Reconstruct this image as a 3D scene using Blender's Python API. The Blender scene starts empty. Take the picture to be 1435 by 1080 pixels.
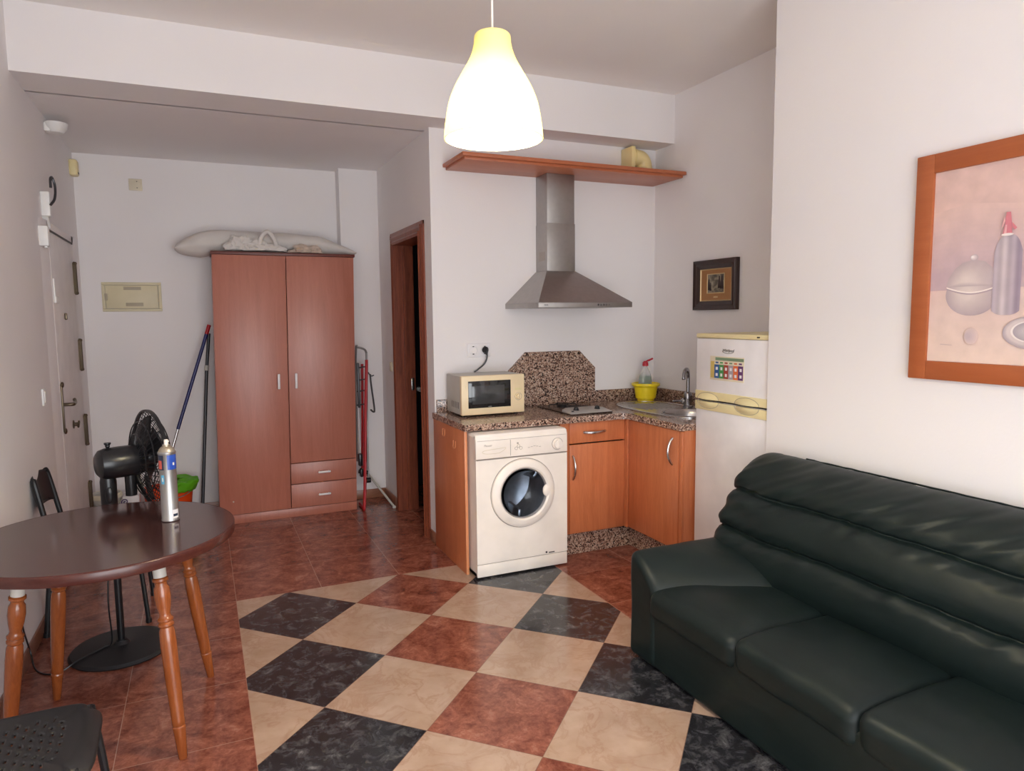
import bpy, bmesh, math, random
from mathutils import Vector, Matrix, noise
random.seed(7)
PI = math.pi
SC = bpy.context.scene
COL = SC.collection

# ------------------------------------------------------------------ helpers
ORIGIN = {}          # object name -> world origin its mesh coordinates are relative to

class MB:
    """collects shapes into one mesh"""
    def __init__(s):
        s.bm = bmesh.new(); s.mi = 0
    def mat(s, i): s.mi = i; return s
    def _merge(s, b2):
        me = bpy.data.meshes.new('tmp')
        for f in b2.faces: f.material_index = s.mi
        b2.to_mesh(me); b2.free()
        s.bm.from_mesh(me); bpy.data.meshes.remove(me)
        return s
    def box(s, x0, x1, y0, y1, z0, z1, r=0, seg=2):
        b = bmesh.new()
        x0, x1 = min(x0, x1), max(x0, x1); y0, y1 = min(y0, y1), max(y0, y1); z0, z1 = min(z0, z1), max(z0, z1)
        vs = [b.verts.new((x, y, z)) for z in (z0, z1) for y in (y0, y1) for x in (x0, x1)]
        for f in ((0, 2, 3, 1), (4, 5, 7, 6), (0, 1, 5, 4), (2, 6, 7, 3), (0, 4, 6, 2), (1, 3, 7, 5)):
            b.faces.new([vs[i] for i in f])
        if r > 0:
            r = min(r, (x1-x0)*.49, (y1-y0)*.49, (z1-z0)*.49)
            bmesh.ops.bevel(b, geom=b.edges[:], offset=r, segments=seg, profile=.5, affect='EDGES')
        return s._merge(b)
    def obox(s, c, sx, sy, sz, M, r=0, seg=2):
        m2 = MB(); m2.mi = s.mi
        m2.box(-sx/2, sx/2, -sy/2, sy/2, -sz/2, sz/2, r, seg)
        m2.bm.transform(Matrix.Translation(c) @ M.to_4x4())
        return s._merge(m2.bm)
    def prism(s, poly, axis, a, b_, r=0):
        """poly: 2D points; axis: 'x','y','z' extruded from a to b"""
        b = bmesh.new()
        def mk(p, h):
            return {'x': (h, p[0], p[1]), 'y': (p[0], h, p[1]), 'z': (p[0], p[1], h)}[axis]
        v0 = [b.verts.new(mk(p, a)) for p in poly]; v1 = [b.verts.new(mk(p, b_)) for p in poly]
        n = len(poly)
        b.faces.new(v0); b.faces.new(v1)
        for i in range(n): b.faces.new((v0[i], v0[(i+1) % n], v1[(i+1) % n], v1[i]))
        bmesh.ops.recalc_face_normals(b, faces=b.faces[:])
        if r: bmesh.ops.bevel(b, geom=b.edges[:], offset=r, segments=2, profile=.5, affect='EDGES')
        return s._merge(b)
    def lathe(s, prof, o=(0, 0, 0), axis=(0, 0, 1), seg=32, sx=1, sy=1):
        """prof: (radius, height) list; radius 0 closes to a point"""
        b = bmesh.new()
        q = Vector((0, 0, 1)).rotation_difference(Vector(axis).normalized()).to_matrix()
        o = Vector(o); rings = []
        for r, h in prof:
            if r < 1e-6: rings.append([b.verts.new(o + q @ Vector((0, 0, h)))])
            else: rings.append([b.verts.new(o + q @ Vector((sx*r*math.cos(2*PI*k/seg), sy*r*math.sin(2*PI*k/seg), h))) for k in range(seg)])
        for A, B in zip(rings, rings[1:]):
            if len(A) == 1 and len(B) == 1: continue
            for k in range(seg):
                k2 = (k+1) % seg
                if len(A) == 1: b.faces.new((A[0], B[k2], B[k]))
                elif len(B) == 1: b.faces.new((A[k], A[k2], B[0]))
                else: b.faces.new((A[k], A[k2], B[k2], B[k]))
        bmesh.ops.recalc_face_normals(b, faces=b.faces[:])
        return s._merge(b)
    def cyl(s, p0, p1, r0, r1=None, seg=20):
        r1 = r0 if r1 is None else r1
        p0, p1 = Vector(p0), Vector(p1); L = (p1-p0).length
        return s.lathe([(0, 0), (r0, 0), (r1, L), (0, L)], p0, p1-p0, seg)
    def sphere(s, c, r, sc=(1, 1, 1), seg=20):
        b = bmesh.new()
        bmesh.ops.create_uvsphere(b, u_segments=seg, v_segments=max(8, seg//2), radius=r)
        b.transform(Matrix.Translation(c) @ Matrix.Diagonal((*sc, 1)))
        return s._merge(b)
    def tube(s, pts, r, seg=10, smooth=0, closed=False):
        pts = [Vector(p) for p in pts]
        if smooth: pts = catmull(pts, smooth, closed)
        b = bmesh.new(); rings = []
        n = len(pts); up = None
        for i, p in enumerate(pts):
            if closed: t = pts[(i+1) % n]-pts[i-1]
            else: t = pts[min(i+1, n-1)]-pts[max(i-1, 0)]
            t.normalize()
            if up is None:
                up = Vector((0, 0, 1)) if abs(t.z) < .9 else Vector((1, 0, 0))
            u = (up - t*up.dot(t)); u.normalize(); v = t.cross(u); up = u
            rr = r[i] if isinstance(r, (list, tuple)) and not smooth else (r if not isinstance(r, (list, tuple)) else r[0])
            rings.append([b.verts.new(p + rr*(math.cos(2*PI*k/seg)*u + math.sin(2*PI*k/seg)*v)) for k in range(seg)])
        m = n if closed else n-1
        for i in range(m):
            A, B = rings[i], rings[(i+1) % n]
            for k in range(seg):
                b.faces.new((A[k], A[(k+1) % seg], B[(k+1) % seg], B[k]))
        if not closed:
            b.faces.new(rings[0]); b.faces.new(rings[-1])
        bmesh.ops.recalc_face_normals(b, faces=b.faces[:])
        return s._merge(b)
    def grid(s, fn, nu, nv, closed_u=False, caps=False):
        b = bmesh.new()
        V = [[b.verts.new(fn(i/(nu if closed_u else nu-1), j/(nv-1))) for j in range(nv)] for i in range(nu)]
        for i in range(nu if closed_u else nu-1):
            for j in range(nv-1):
                b.faces.new((V[i][j], V[(i+1) % nu][j], V[(i+1) % nu][j+1], V[i][j+1]))
        if caps:
            b.faces.new([V[i][0] for i in range(nu)]); b.faces.new([V[i][-1] for i in range(nu)])
        bmesh.ops.recalc_face_normals(b, faces=b.faces[:])
        return s._merge(b)
    def poly(s, pts):
        b = bmesh.new(); b.faces.new([b.verts.new(p) for p in pts]); return s._merge(b)
    def pillow(s, x0, x1, y0, y1, z0, z1, r, cuts=24, fn=None):
        """rounded box with many faces; fn(co, u, v, w) may shift each point"""
        b = bmesh.new(); bmesh.ops.create_cube(b, size=2)
        bmesh.ops.subdivide_edges(b, edges=b.edges[:], cuts=cuts, use_grid_fill=True)
        c = Vector(((x0+x1)/2, (y0+y1)/2, (z0+z1)/2)); h = Vector((abs(x1-x0)/2, abs(y1-y0)/2, abs(z1-z0)/2))
        for v in b.verts:
            p = v.co.copy(); q = Vector((p[i]*h[i] for i in range(3)))
            # densify towards the edges
            q = Vector((math.copysign(h[i]*math.sin(min(1, abs(p[i]))*PI/2)**.9, p[i]) for i in range(3)))
            inn = Vector((max(-(h[i]-r), min(h[i]-r, q[i])) for i in range(3)))
            d = q-inn
            if d.length > 1e-6: q = inn + d.normalized()*min(r, d.length if sum(1 for k in d if abs(k) > 1e-6) == 1 else r)
            w = c+q
            if fn: w = fn(w, q.x/h.x, q.y/h.y, q.z/h.z)
            v.co = w
        return s._merge(b)
    def shift(s, fn):
        for v in s.bm.verts: v.co = fn(v.co)
        return s
    def text(s, body, size, M, depth=.0006, shear=0):
        cu = bpy.data.curves.new('t', 'FONT'); cu.body = body; cu.size = size; cu.extrude = depth/2
        cu.align_x = 'CENTER'; cu.align_y = 'CENTER'; cu.shear = shear; cu.resolution_u = 3
        o = bpy.data.objects.new('t', cu); COL.objects.link(o)
        dg = bpy.context.evaluated_depsgraph_get()
        me = bpy.data.meshes.new_from_object(o.evaluated_get(dg))
        bpy.data.objects.remove(o); bpy.data.curves.remove(cu)
        b = bmesh.new(); b.from_mesh(me); bpy.data.meshes.remove(me)
        b.transform(M)
        return s._merge(b)
    def build(s, name, mat, parent=None, sharp=35, smooth=True):
        o0 = ORIGIN.get(parent.name, Vector()) if parent else Vector()
        for v in s.bm.verts: v.co -= o0
        me = bpy.data.meshes.new(name); s.bm.to_mesh(me); s.bm.free()
        for m in (mat if isinstance(mat, (list, tuple)) else [mat]): me.materials.append(m)
        if smooth:
            me.shade_smooth(); me.set_sharp_from_angle(angle=math.radians(sharp))
        o = bpy.data.objects.new(name, me); COL.objects.link(o)
        if parent: o.parent = parent
        ORIGIN[o.name] = o0
        return o

def catmull(pts, n, closed=False):
    out = []; N = len(pts)
    for i in range(N if closed else N-1):
        g = (lambda k: pts[k % N]) if closed else (lambda k: pts[max(0, min(N-1, k))])
        p0, p1, p2, p3 = g(i-1), g(i), g(i+1), g(i+2)
        for k in range(n):
            t = k/n
            out.append(.5*((2*p1)+(p2-p0)*t+(2*p0-5*p1+4*p2-p3)*t*t+(3*p1-p0-3*p2+p3)*t**3))
    if not closed: out.append(pts[-1])
    return out

def tag(o, label, cat, group=None):
    o['label'] = label; o['category'] = cat
    if group: o['group'] = group
    return o
def thing(name, label, cat, loc, group=None):
    o = bpy.data.objects.new(name, None); COL.objects.link(o); o.location = loc
    o.empty_display_size = .1
    ORIGIN[o.name] = Vector(loc)
    return tag(o, label, cat, group)
def struct(o): o['kind'] = 'structure'; return o
def dup(root, loc, rz, label):
    r = root.copy(); COL.objects.link(r); r.location = loc; r.rotation_euler = (0, 0, rz); r['label'] = label
    for ch in list(root.children):
        c = ch.copy(); COL.objects.link(c); c.parent = r
        for g in ch.children:
            d = g.copy(); COL.objects.link(d); d.parent = c
    return r
def cut(o, cutter_mb):
    """subtract a solid from an unparented-origin mesh object and keep the result"""
    c = cutter_mb.build('cutter', M['white'])
    m = o.modifiers.new('b', 'BOOLEAN'); m.object = c; m.operation = 'DIFFERENCE'; m.solver = 'EXACT'
    o0 = ORIGIN[o.name]; c.location = o0 * 0
    if o.parent: o.parent = o.parent
    bpy.context.view_layer.update()
    dg = bpy.context.evaluated_depsgraph_get()
    me = bpy.data.meshes.new_from_object(o.evaluated_get(dg), preserve_all_data_layers=True, depsgraph=dg)
    o.modifiers.clear(); old = o.data; o.data = me; bpy.data.meshes.remove(old)
    bpy.data.objects.remove(c)
    me.shade_smooth(); me.set_sharp_from_angle(angle=math.radians(35))

# ------------------------------------------------------------------ materials
class NT:
    def __init__(s, name):
        s.m = bpy.data.materials.new(name); s.m.use_nodes = True
        s.n = s.m.node_tree.nodes; s.l = s.m.node_tree.links
        s.b = s.n['Principled BSDF']
    def node(s, t, **kw):
        n = s.n.new(t)
        for k, v in kw.items(): setattr(n, k, v)
        return n
    def put(s, sock, v):
        if v is None: return
        if hasattr(v, 'is_output'): s.l.new(v, sock)
        else: sock.default_value = v
    def math(s, op, a, b=None, c=None):
        n = s.node('ShaderNodeMath', operation=op)
        for i, v in enumerate((a, b, c)): s.put(n.inputs[i], v)
        return n.outputs[0]
    def mix(s, f, a, b):
        n = s.node('ShaderNodeMix', data_type='RGBA')
        s.put(n.inputs[0], f); s.put(n.inputs[6], rgba(a)); s.put(n.inputs[7], rgba(b))
        return n.outputs[2]
    def ramp(s, f, stops, interp='LINEAR'):
        n = s.node('ShaderNodeValToRGB'); n.color_ramp.interpolation = interp
        e = n.color_ramp.elements
        while len(e) < len(stops): e.new(.5)
        for k, (p, c) in zip(e, stops): k.position = p; k.color = rgba(c)
        s.put(n.inputs[0], f); return n.outputs[0]
    def coord(s, scale=(1, 1, 1), kind='Object', rot=(0, 0, 0)):
        tc = s.node('ShaderNodeTexCoord'); mp = s.node('ShaderNodeMapping')
        mp.inputs['Scale'].default_value = scale; mp.inputs['Rotation'].default_value = rot
        s.l.new(tc.outputs[kind], mp.inputs[0]); return mp.outputs[0]
    def noise(s, vec, scale, detail=4, rough=.5, dist=0):
        n = s.node('ShaderNodeTexNoise'); s.l.new(vec, n.inputs['Vector'])
        n.inputs['Scale'].default_value = scale; n.inputs['Detail'].default_value = detail
        n.inputs['Roughness'].default_value = rough; n.inputs['Distortion'].default_value = dist
        return n.outputs['Fac']
    def bump(s, h, strength, dist=.01):
        n = s.node('ShaderNodeBump'); n.inputs['Strength'].default_value = strength; n.inputs['Distance'].default_value = dist
        s.l.new(h, n.inputs['Height']); s.l.new(n.outputs[0], s.b.inputs['Normal'])
    def base(s, c): s.put(s.b.inputs['Base Color'], rgba(c))
def rgba(c):
    if isinstance(c, (tuple, list)) and len(c) == 3: return (*c, 1)
    return c
def hexc(r, g, b):
    f = lambda v: ((v/255+.055)/1.055)**2.4 if v > 10 else v/255/12.92
    return (f(r), f(g), f(b))

def simple(name, col, rough=.5, metal=0, spec=None, var=.06, vs=6, bump=0, bs=200, coat=0):
    n = NT(name)
    v = n.noise(n.coord(), vs, 3)
    lo = tuple(c*(1-var) for c in col); hi = tuple(min(1, c*(1+var)) for c in col)
    n.base(n.ramp(v, [(.3, lo), (.7, hi)]))
    n.b.inputs['Roughness'].default_value = rough; n.b.inputs['Metallic'].default_value = metal
    if spec is not None: n.b.inputs['Specular IOR Level'].default_value = spec
    if coat: n.b.inputs['Coat Weight'].default_value = coat; n.b.inputs['Coat Roughness'].default_value = .08
    if bump: n.bump(n.noise(n.coord(), bs, 3), bump, .002)
    return n.m
def wood(name, dark, light, axis='z', rough=.35, scale=1, coat=0, spec=.5):
    n = NT(name)
    sc = {'z': (9, 9, .7), 'y': (9, .7, 9), 'x': (.7, 9, 9)}[axis]
    a = n.noise(n.coord(tuple(k*scale for k in sc)), 3, 5, .6, 1.2)
    b = n.noise(n.coord(tuple(k*scale*7 for k in sc)), 5, 3, .6)
    f = n.math('ADD', n.math('MULTIPLY', a, .7), n.math('MULTIPLY', b, .3))
    n.base(n.ramp(f, [(.32, dark), (.68, light)]))
    n.b.inputs['Roughness'].default_value = rough; n.b.inputs['Specular IOR Level'].default_value = spec
    if coat: n.b.inputs['Coat Weight'].default_value = coat; n.b.inputs['Coat Roughness'].default_value = .1
    return n.m
def granite(name):
    n = NT(name)
    v = n.node('ShaderNodeTexVoronoi'); v.inputs['Scale'].default_value = 140
    n.l.new(n.coord(), v.inputs['Vector'])
    sep = n.node('ShaderNodeSeparateColor'); n.l.new(v.outputs['Color'], sep.inputs[0])
    big = n.noise(n.coord(), 40, 3)
    f = n.math('ADD', n.math('MULTIPLY', sep.outputs[0], .75), n.math('MULTIPLY', big, .35))
    n.base(n.ramp(f, [(0, (.022, .016, .015)), (.27, (.115, .060, .046)), (.40, (.27, .16, .118)), (.58, (.45, .305, .235)), (.82, (.58, .45, .365))], 'CONSTANT'))
    n.b.inputs['Roughness'].default_value = .12
    return n.m
def wallmat(name, col):
    n = NT(name)
    v = n.noise(n.coord(), 1.3, 3)
    n.base(n.ramp(v, [(.3, tuple(c*.965 for c in col)), (.7, col)]))
    n.b.inputs['Roughness'].default_value = .75; n.b.inputs['Specular IOR Level'].default_value = .25
    n.bump(n.noise(n.coord(), 90, 4), .12, .003)
    return n.m
def floormat():
    n = NT('floor_tiles')
    tc = n.node('ShaderNodeTexCoord'); sp = n.node('ShaderNodeSeparateXYZ'); n.l.new(tc.outputs['Object'], sp.inputs[0])
    X, Y = sp.outputs[0], sp.outputs[1]; d = .45/math.sqrt(2); mt = n.math
    a = mt('DIVIDE', X, d); b = mt('DIVIDE', Y, d)
    i = mt('MULTIPLY', mt('SUBTRACT', a, b), .5); j = mt('MULTIPLY', mt('ADD', a, b), -.5)
    fi, fj = mt('FLOOR', i), mt('FLOOR', j)
    beige = mt('LESS_THAN', mt('FLOORED_MODULO', mt('ADD', fi, fj), 2), .5)
    dd = mt('FLOORED_MODULO', mt('SUBTRACT', fi, fj), 4)
    black = mt('MULTIPLY', mt('GREATER_THAN', dd, 2.5), mt('SUBTRACT', 1, beige))
    def edge(k, size):
        f = mt('FRACT', k); return mt('MULTIPLY', mt('MINIMUM', f, mt('SUBTRACT', 1, f)), size)
    inside = mt('MULTIPLY', mt('MULTIPLY', mt('GREATER_THAN', X, -.585), mt('LESS_THAN', X, 1.212)), mt('LESS_THAN', Y, .306))
    u = mt('DIVIDE', mt('ADD', X, .585), .45); v = mt('DIVIDE', mt('SUBTRACT', Y, .306), .45)
    e_in = mt('MINIMUM', edge(i, .45), edge(j, .45)); e_out = mt('MINIMUM', edge(u, .45), edge(v, .45))
    # each tile has its own piece of stone
    def cmb(p, q, k):
        c = n.node('ShaderNodeCombineXYZ'); n.put(c.inputs[0], mt('MULTIPLY', p, 3.7)); n.put(c.inputs[1], mt('MULTIPLY', q, 5.3)); n.put(c.inputs[2], k); 
        ad = n.node('ShaderNodeVectorMath', operation='ADD'); n.l.new(tc.outputs['Object'], ad.inputs[0]); n.l.new(c.outputs[0], ad.inputs[1]); return ad.outputs[0]
    vin = cmb(fi, fj, 0.0); vout = cmb(mt('FLOOR', u), mt('FLOOR', v), 2.0)
    def red(vec):
        f = mt('ADD', mt('MULTIPLY', n.noise(vec, 9, 9, .70, .7), .66), mt('MULTIPLY', n.noise(vec, 42, 6, .7, .8), .34))
        return n.ramp(f, [(.34, (.085, .021, .013)), (.45, (.198, .055, .033)), (.56, (.320, .110, .070)), (.68, (.46, .225, .155))])
    vn = n.noise(vin, 6.5, 6, .62, .9)
    vein = mt('SUBTRACT', 1, mt('MINIMUM', 1, mt('MULTIPLY', mt('ABSOLUTE', mt('SUBTRACT', vn, .5)), 22)))
    bg = n.ramp(n.noise(vin, 6, 5, .6), [(.3, (.41, .275, .195)), (.7, (.53, .385, .295))])
    bg = n.mix(mt('MULTIPLY', mt('MULTIPLY', vein, n.noise(vin, 5, 3)), .85), bg, (.36, .20, .13))
    bn = n.noise(vin, 15, 10, .76, .5)
    bl = n.ramp(bn, [(.38, (.010, .010, .012)), (.50, (.026, .026, .030)), (.60, (.080, .079, .084)), (.72, (.24, .235, .24))])
    ins = n.mix(black, n.mix(beige, red(vin), bg), bl)
    ins = n.mix(mt('LESS_THAN', e_in, .0012), ins, (.22, .13, .095))
    out = n.mix(mt('LESS_THAN', e_out, .0016), red(vout), (.40, .22, .16))
    n.base(n.mix(inside, out, ins))
    n.b.inputs['Roughness'].default_value = .17
    n.put(n.b.inputs['Roughness'], mt('ADD', .13, mt('MULTIPLY', n.noise(vin, 3, 3), .10)))
    return n.m

M = {}
M['white'] = simple('white_enamel', hexc(236, 228, 218), .32)
M['wall'] = wallmat('wall_paint', (.86, .832, .832))
M['ceil'] = wallmat('ceiling_paint', (.90, .86, .838))
M['shaded_wall'] = simple('bathroom_shade_colour', (.03, .03, .036), .3)  # near-black wall colour stands in for the shade of the unlit bathroom
M['floor'] = floormat()
M['skirt'] = wood('baseboard_tile', (.22, .085, .05), (.36, .16, .09), 'x', .3)
M['wardrobe'] = wood('cherry_laminate', (.40, .135, .088), (.49, .178, .122), 'z', .36, .7, spec=.6)
M['wardrobe_edge'] = wood('cherry_edge', (.11, .025, .018), (.16, .04, .028), 'x', .4)
M['kwood'] = wood('kitchen_laminate', (.50, .145, .055), (.66, .225, .095), 'z', .33, .8)
M['kwood_light'] = wood('kitchen_laminate_edge', (.62, .24, .11), (.72, .31, .15), 'z', .35)
M['shelf'] = wood('shelf_wood', (.40, .11, .045), (.52, .165, .072), 'x', .35, .8)
M['door_wood'] = wood('mahogany_door', (.14, .030, .015), (.33, .088, .040), 'z', .38, 1)
M['top'] = wood('table_top_laminate', (.050, .020, .018), (.070, .028, .024), 'x', .13, .8, spec=.8)
M['top_edge'] = wood('table_edge', (.055, .014, .011), (.085, .022, .016), 'x', .25)
M['honey'] = wood('honey_wood', (.21, .050, .012), (.35, .098, .024), 'z', .25, 1, coat=.5)
M['granite'] = granite('speckled_granite')
M['steel'] = simple('brushed_steel', (.44, .42, .405), .46, 1, var=.04, vs=30)
M['steel_bright'] = simple('satin_steel', (.62, .61, .60), .26, 1, var=.03)
M['hob_strip'] = simple('hob_control_strip', (.50, .47, .445), .42, .35, var=.03)
M['hob_plate'] = simple('hob_plate', (.16, .13, .115), .22, .9, var=.03)
M['chrome'] = simple('dark_chrome', (.36, .36, .37), .14, 1, var=.02)
M['black'] = simple('black_plastic', (.010, .010, .012), .28, var=.1)
M['black_matt'] = simple('black_matt', (.012, .012, .014), .5, var=.1)
M['black_metal'] = simple('black_painted_metal', (.011, .012, .014), .38, var=.1)
M['chair_black'] = simple('black_chair_plastic', (.016, .016, .018), .42, var=.1)
M['cream'] = simple('cream_plastic', hexc(240, 220, 182), .38)
M['cream_yellow'] = simple('yellowed_plastic', hexc(232, 218, 168), .4)
M['fuse'] = simple('fuse_box_plastic', hexc(214, 205, 172), .45)
M['fuse_d'] = simple('fuse_box_vent', hexc(176, 165, 142), .5)
M['pipe'] = simple('pipe_plastic', hexc(240, 220, 160), .4)
M['cream_pale'] = simple('pale_cream_plastic', hexc(222, 212, 188), .45)
M['fridge'] = simple('fridge_enamel', hexc(236, 233, 234), .35)
M['washer'] = simple('washer_enamel', hexc(246, 238, 229), .34)
M['washer_grey'] = simple('washer_print', (.38, .34, .31), .5)
M['dark_line'] = simple('dark_gap', (.04, .032, .028), .6)
M['grey_line'] = simple('grey_seam', (.36, .32, .29), .6)
M['orange'] = simple('orange_plastic', hexc(225, 75, 22), .4)
M['green'] = simple('lime_fabric', hexc(96, 180, 22), .6, bump=.3, bs=120)
M['yellow'] = simple('yellow_plastic', hexc(240, 215, 35), .35)
M['blue'] = simple('blue_tube', (.012, .014, .11), .3)
M['red'] = simple('red_tube', (.42, .008, .014), .32)
M['grey_tube'] = simple('grey_tube', (.33, .32, .31), .35, .7)
M['dark_tube'] = simple('dark_grey_tube', (.07, .07, .075), .35, .6)
M['white_cloth'] = simple('white_cotton', (.70, .66, .62), .85, bump=.25, bs=60)
M['beige_cloth'] = simple('beige_cotton', (.55, .44, .36), .9, bump=.25, bs=60, var=.25, vs=25)
M['bin'] = simple('grey_white_plastic', (.55, .53, .48), .5)
M['bag'] = simple('white_bag', (.74, .71, .70), .5)
M['purple'] = simple('purple_print', (.06, .02, .10), .5)
M['brass'] = simple('aged_brass', (.16, .125, .085), .35, 1, var=.1)
M['door_white'] = simple('door_paint', (.80, .765, .755), .5)
M['frame_orange'] = wood('orange_brown_frame', (.37, .095, .030), (.44, .125, .042), 'y', .42, .4)
M['frame_dark'] = wood('dark_walnut_frame', (.022, .010, .008), (.045, .018, .013), 'z', .3)
M['gold'] = simple('gilt', (.62, .46, .25), .4, .4)
M['tan'] = simple('tan_mount', (.36, .17, .06), .6, bump=.15, bs=150)
M['paper'] = simple('paper', hexc(225, 215, 190), .7)
M['can'] = simple('can_aluminium', (.44, .435, .43), .38, .9, var=.03)
M['can_dome'] = simple('can_dome', (.50, .44, .34), .35, .8, var=.03)
M['can_blue'] = simple('can_label_blue', (.020, .075, .42), .3)
M['can_navy'] = simple('can_label_navy', (.02, .03, .06), .3)
M['can_red'] = simple('can_label_red', (.62, .10, .07), .35)
M['can_cyan'] = simple('can_label_cyan', (.12, .42, .62), .35)
M['soap_red'] = simple('red_cap', (.55, .012, .03), .35)
M['concrete'] = simple('bulb_glass', (1, .95, .8), .5)

def leather():
    n = NT('dark_green_leatherette')
    v = n.noise(n.coord(), 4, 4)
    n.base(n.ramp(v, [(.3, (.0050, .0108, .0104)), (.7, (.0068, .0140, .0134))]))
    n.b.inputs['Roughness'].default_value = .46; n.b.inputs['Specular IOR Level'].default_value = .32
    a = n.noise(n.coord((1, .55, 1.6), rot=(.5, .2, .3)), 7, 2, .4, .5); b = n.noise(n.coord(), 420, 2)
    n.bump(n.math('ADD', n.math('MULTIPLY', a, 1), n.math('MULTIPLY', b, .01)), .22, .018)
    return n.m
M['leather'] = leather()
def glass(name, col, rough=.02, alpha=None):
    n = NT(name); n.base(col)
    n.b.inputs['Transmission Weight'].default_value = 1; n.b.inputs['Roughness'].default_value = rough
    n.b.inputs['IOR'].default_value = 1.3
    return n.m
def clearmat():
    n = NT('clear_plastic'); n.base((.85, .87, .86)); n.b.inputs['Roughness'].default_value = .12; n.b.inputs['Alpha'].default_value = .32
    return n.m
M['clear'] = clearmat()
M['soap'] = simple('green_soap', (.004, .12, .055), .15)
M['door_glass'] = glass('porthole_glass', (.66, .70, .76), .02)
M['drum'] = simple('drum_steel', (.34, .35, .37), .3, .9, var=.2, vs=12)
M['dark_glass'] = simple('oven_window', (.012, .013, .014), .06, spec=.7)
M['mesh_glass'] = simple('oven_window_mesh', (.045, .047, .05), .10, spec=.7)
def shade():
    n = NT('lamp_shade_glass')
    out = n.n['Material Output']
    v = n.noise(n.coord(), 3, 2)
    col = n.ramp(v, [(.3, (.84, .79, .47)), (.7, (.87, .82, .50))])
    t = n.node('ShaderNodeBsdfTranslucent'); n.l.new(col, t.inputs[0])
    n.l.new(col, n.b.inputs['Base Color']); n.b.inputs['Roughness'].default_value = .35
    mx = n.node('ShaderNodeMixShader'); mx.inputs[0].default_value = .34
    n.l.new(n.b.outputs[0], mx.inputs[1]); n.l.new(t.outputs[0], mx.inputs[2]); n.l.new(mx.outputs[0], out.inputs[0])
    return n.m
M['shade'] = shade()
def emit(name, col, st):
    n = NT(name); n.b.inputs['Emission Color'].default_value = rgba(col); n.b.inputs['Emission Strength'].default_value = st
    n.base(col); return n.m
M['bulb'] = emit('lit_bulb', (1, .90, .68), 25)
M['sconce'] = simple('sconce_opal', (.84, .84, .82), .4)
# paint of the large picture
for k, c in dict(p_back=(218, 186, 178), p_back2=(208, 180, 178), p_table=(226, 200, 188), p_pot=(206, 188, 182), p_pot_lt=(224, 208, 200), p_pot_dk=(194, 174, 174), p_rim=(240, 228, 222), p_line=(150, 128, 138), p_bot=(186, 172, 178), p_bot_dk=(166, 150, 162), p_bot_lt=(202, 190, 192), p_pink=(212, 128, 138), p_pink_lt=(232, 176, 176), p_plate=(208, 194, 194), p_plate_in=(186, 176, 180)).items():
    M[k] = simple('painted_'+k[2:], hexc(*c), .75, var=.08, vs=14)

# ------------------------------------------------------------------ room
XL, XR, XN, XS = -1.465, 2.416, .69, 1.85          # left wall, kitchen right wall, hall side wall, sofa wall
YK, YB, YP, YR = .725, 2.295, 2.15, -4.55          # kitchen wall, hall end wall, hall pier, wall behind the camera
ZC, ZB = 3.04, 2.71
def S(name, mb, mat, parent=None): return struct(mb.build(name, mat, parent))
S('floor', MB().box(-1.62, 2.6, -4.7, 2.6, -.1, 0), M['floor'])
S('ceiling', MB().box(-1.62, 2.6, -4.7, .9, ZC, ZC+.1), M['ceil'])
S('beam', MB().box(XL, XR, .50, YK+.11, ZB, ZC+.1).box(XL, XN+.11, YK+.1, 2.45, ZB, ZC+.1), M['wall'])
S('wall_left', MB().box(XL-.12, XL, -4.7, 2.42, 0, ZC+.1), M['wall'])
S('wall_back', MB().box(XL-.12, .38, YB, YB+.12, 0, ZB+.05), M['wall'])
S('wall_pier', MB().box(.38, XN+.14, YP, YB+.12, 0, ZB+.05), M['wall'])
JN, JF, JT = .950, 1.655, 2.068                     # bathroom opening
S('wall_hall', MB().box(XN, XN+.14, YK+.11, JN, 0, ZB+.05).box(XN, XN+.14, JF, YP, 0, ZB+.05).box(XN, XN+.14, JN, JF, JT, ZB+.05), M['wall'])
S('wall_kitchen', MB().box(XN, XR+.12, YK, YK+.11, 0, ZC+.1), M['wall'])
S('wall_right', MB().box(XR, XR+.12, -1.1, YK, 0, ZC+.1), M['wall'])
S('wall_sofa', MB().box(XS, XR+.12, YR, -1.018, 0, ZC+.1), M['wall'])
S('wall_bathroom', MB().box(2.0, 2.1, YK+.11, 2.5, 0, 2.5).box(XN+.14, 2.0, 2.42, 2.52, 0, 2.5).box(XN+.14, 2.0, YK+.11, YK+.14, 0, 2.5).box(XN+.14, 2.0, YK+.11, 2.42, 2.45, 2.5), M['shaded_wall'])
WX0, WX1, WZ1 = -1.30, 1.10, 2.30                     # glazed balcony door behind the camera
S('wall_rear', MB().box(XL, WX0, YR-.12, YR, 0, ZC+.1).box(WX1, XS+.1, YR-.12, YR, 0, ZC+.1).box(WX0, WX1, YR-.12, YR, WZ1, ZC+.1), M['wall'])
w = MB()
for x in (WX0, (WX0+WX1)/2, WX1): w.box(x-.03, x+.03, YR-.09, YR-.03, 0, WZ1)
w.box(WX0, WX1, YR-.09, YR-.03, 0, .08).box(WX0, WX1, YR-.09, YR-.03, WZ1-.06, WZ1)
S('window_1', w, M['white'])
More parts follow.
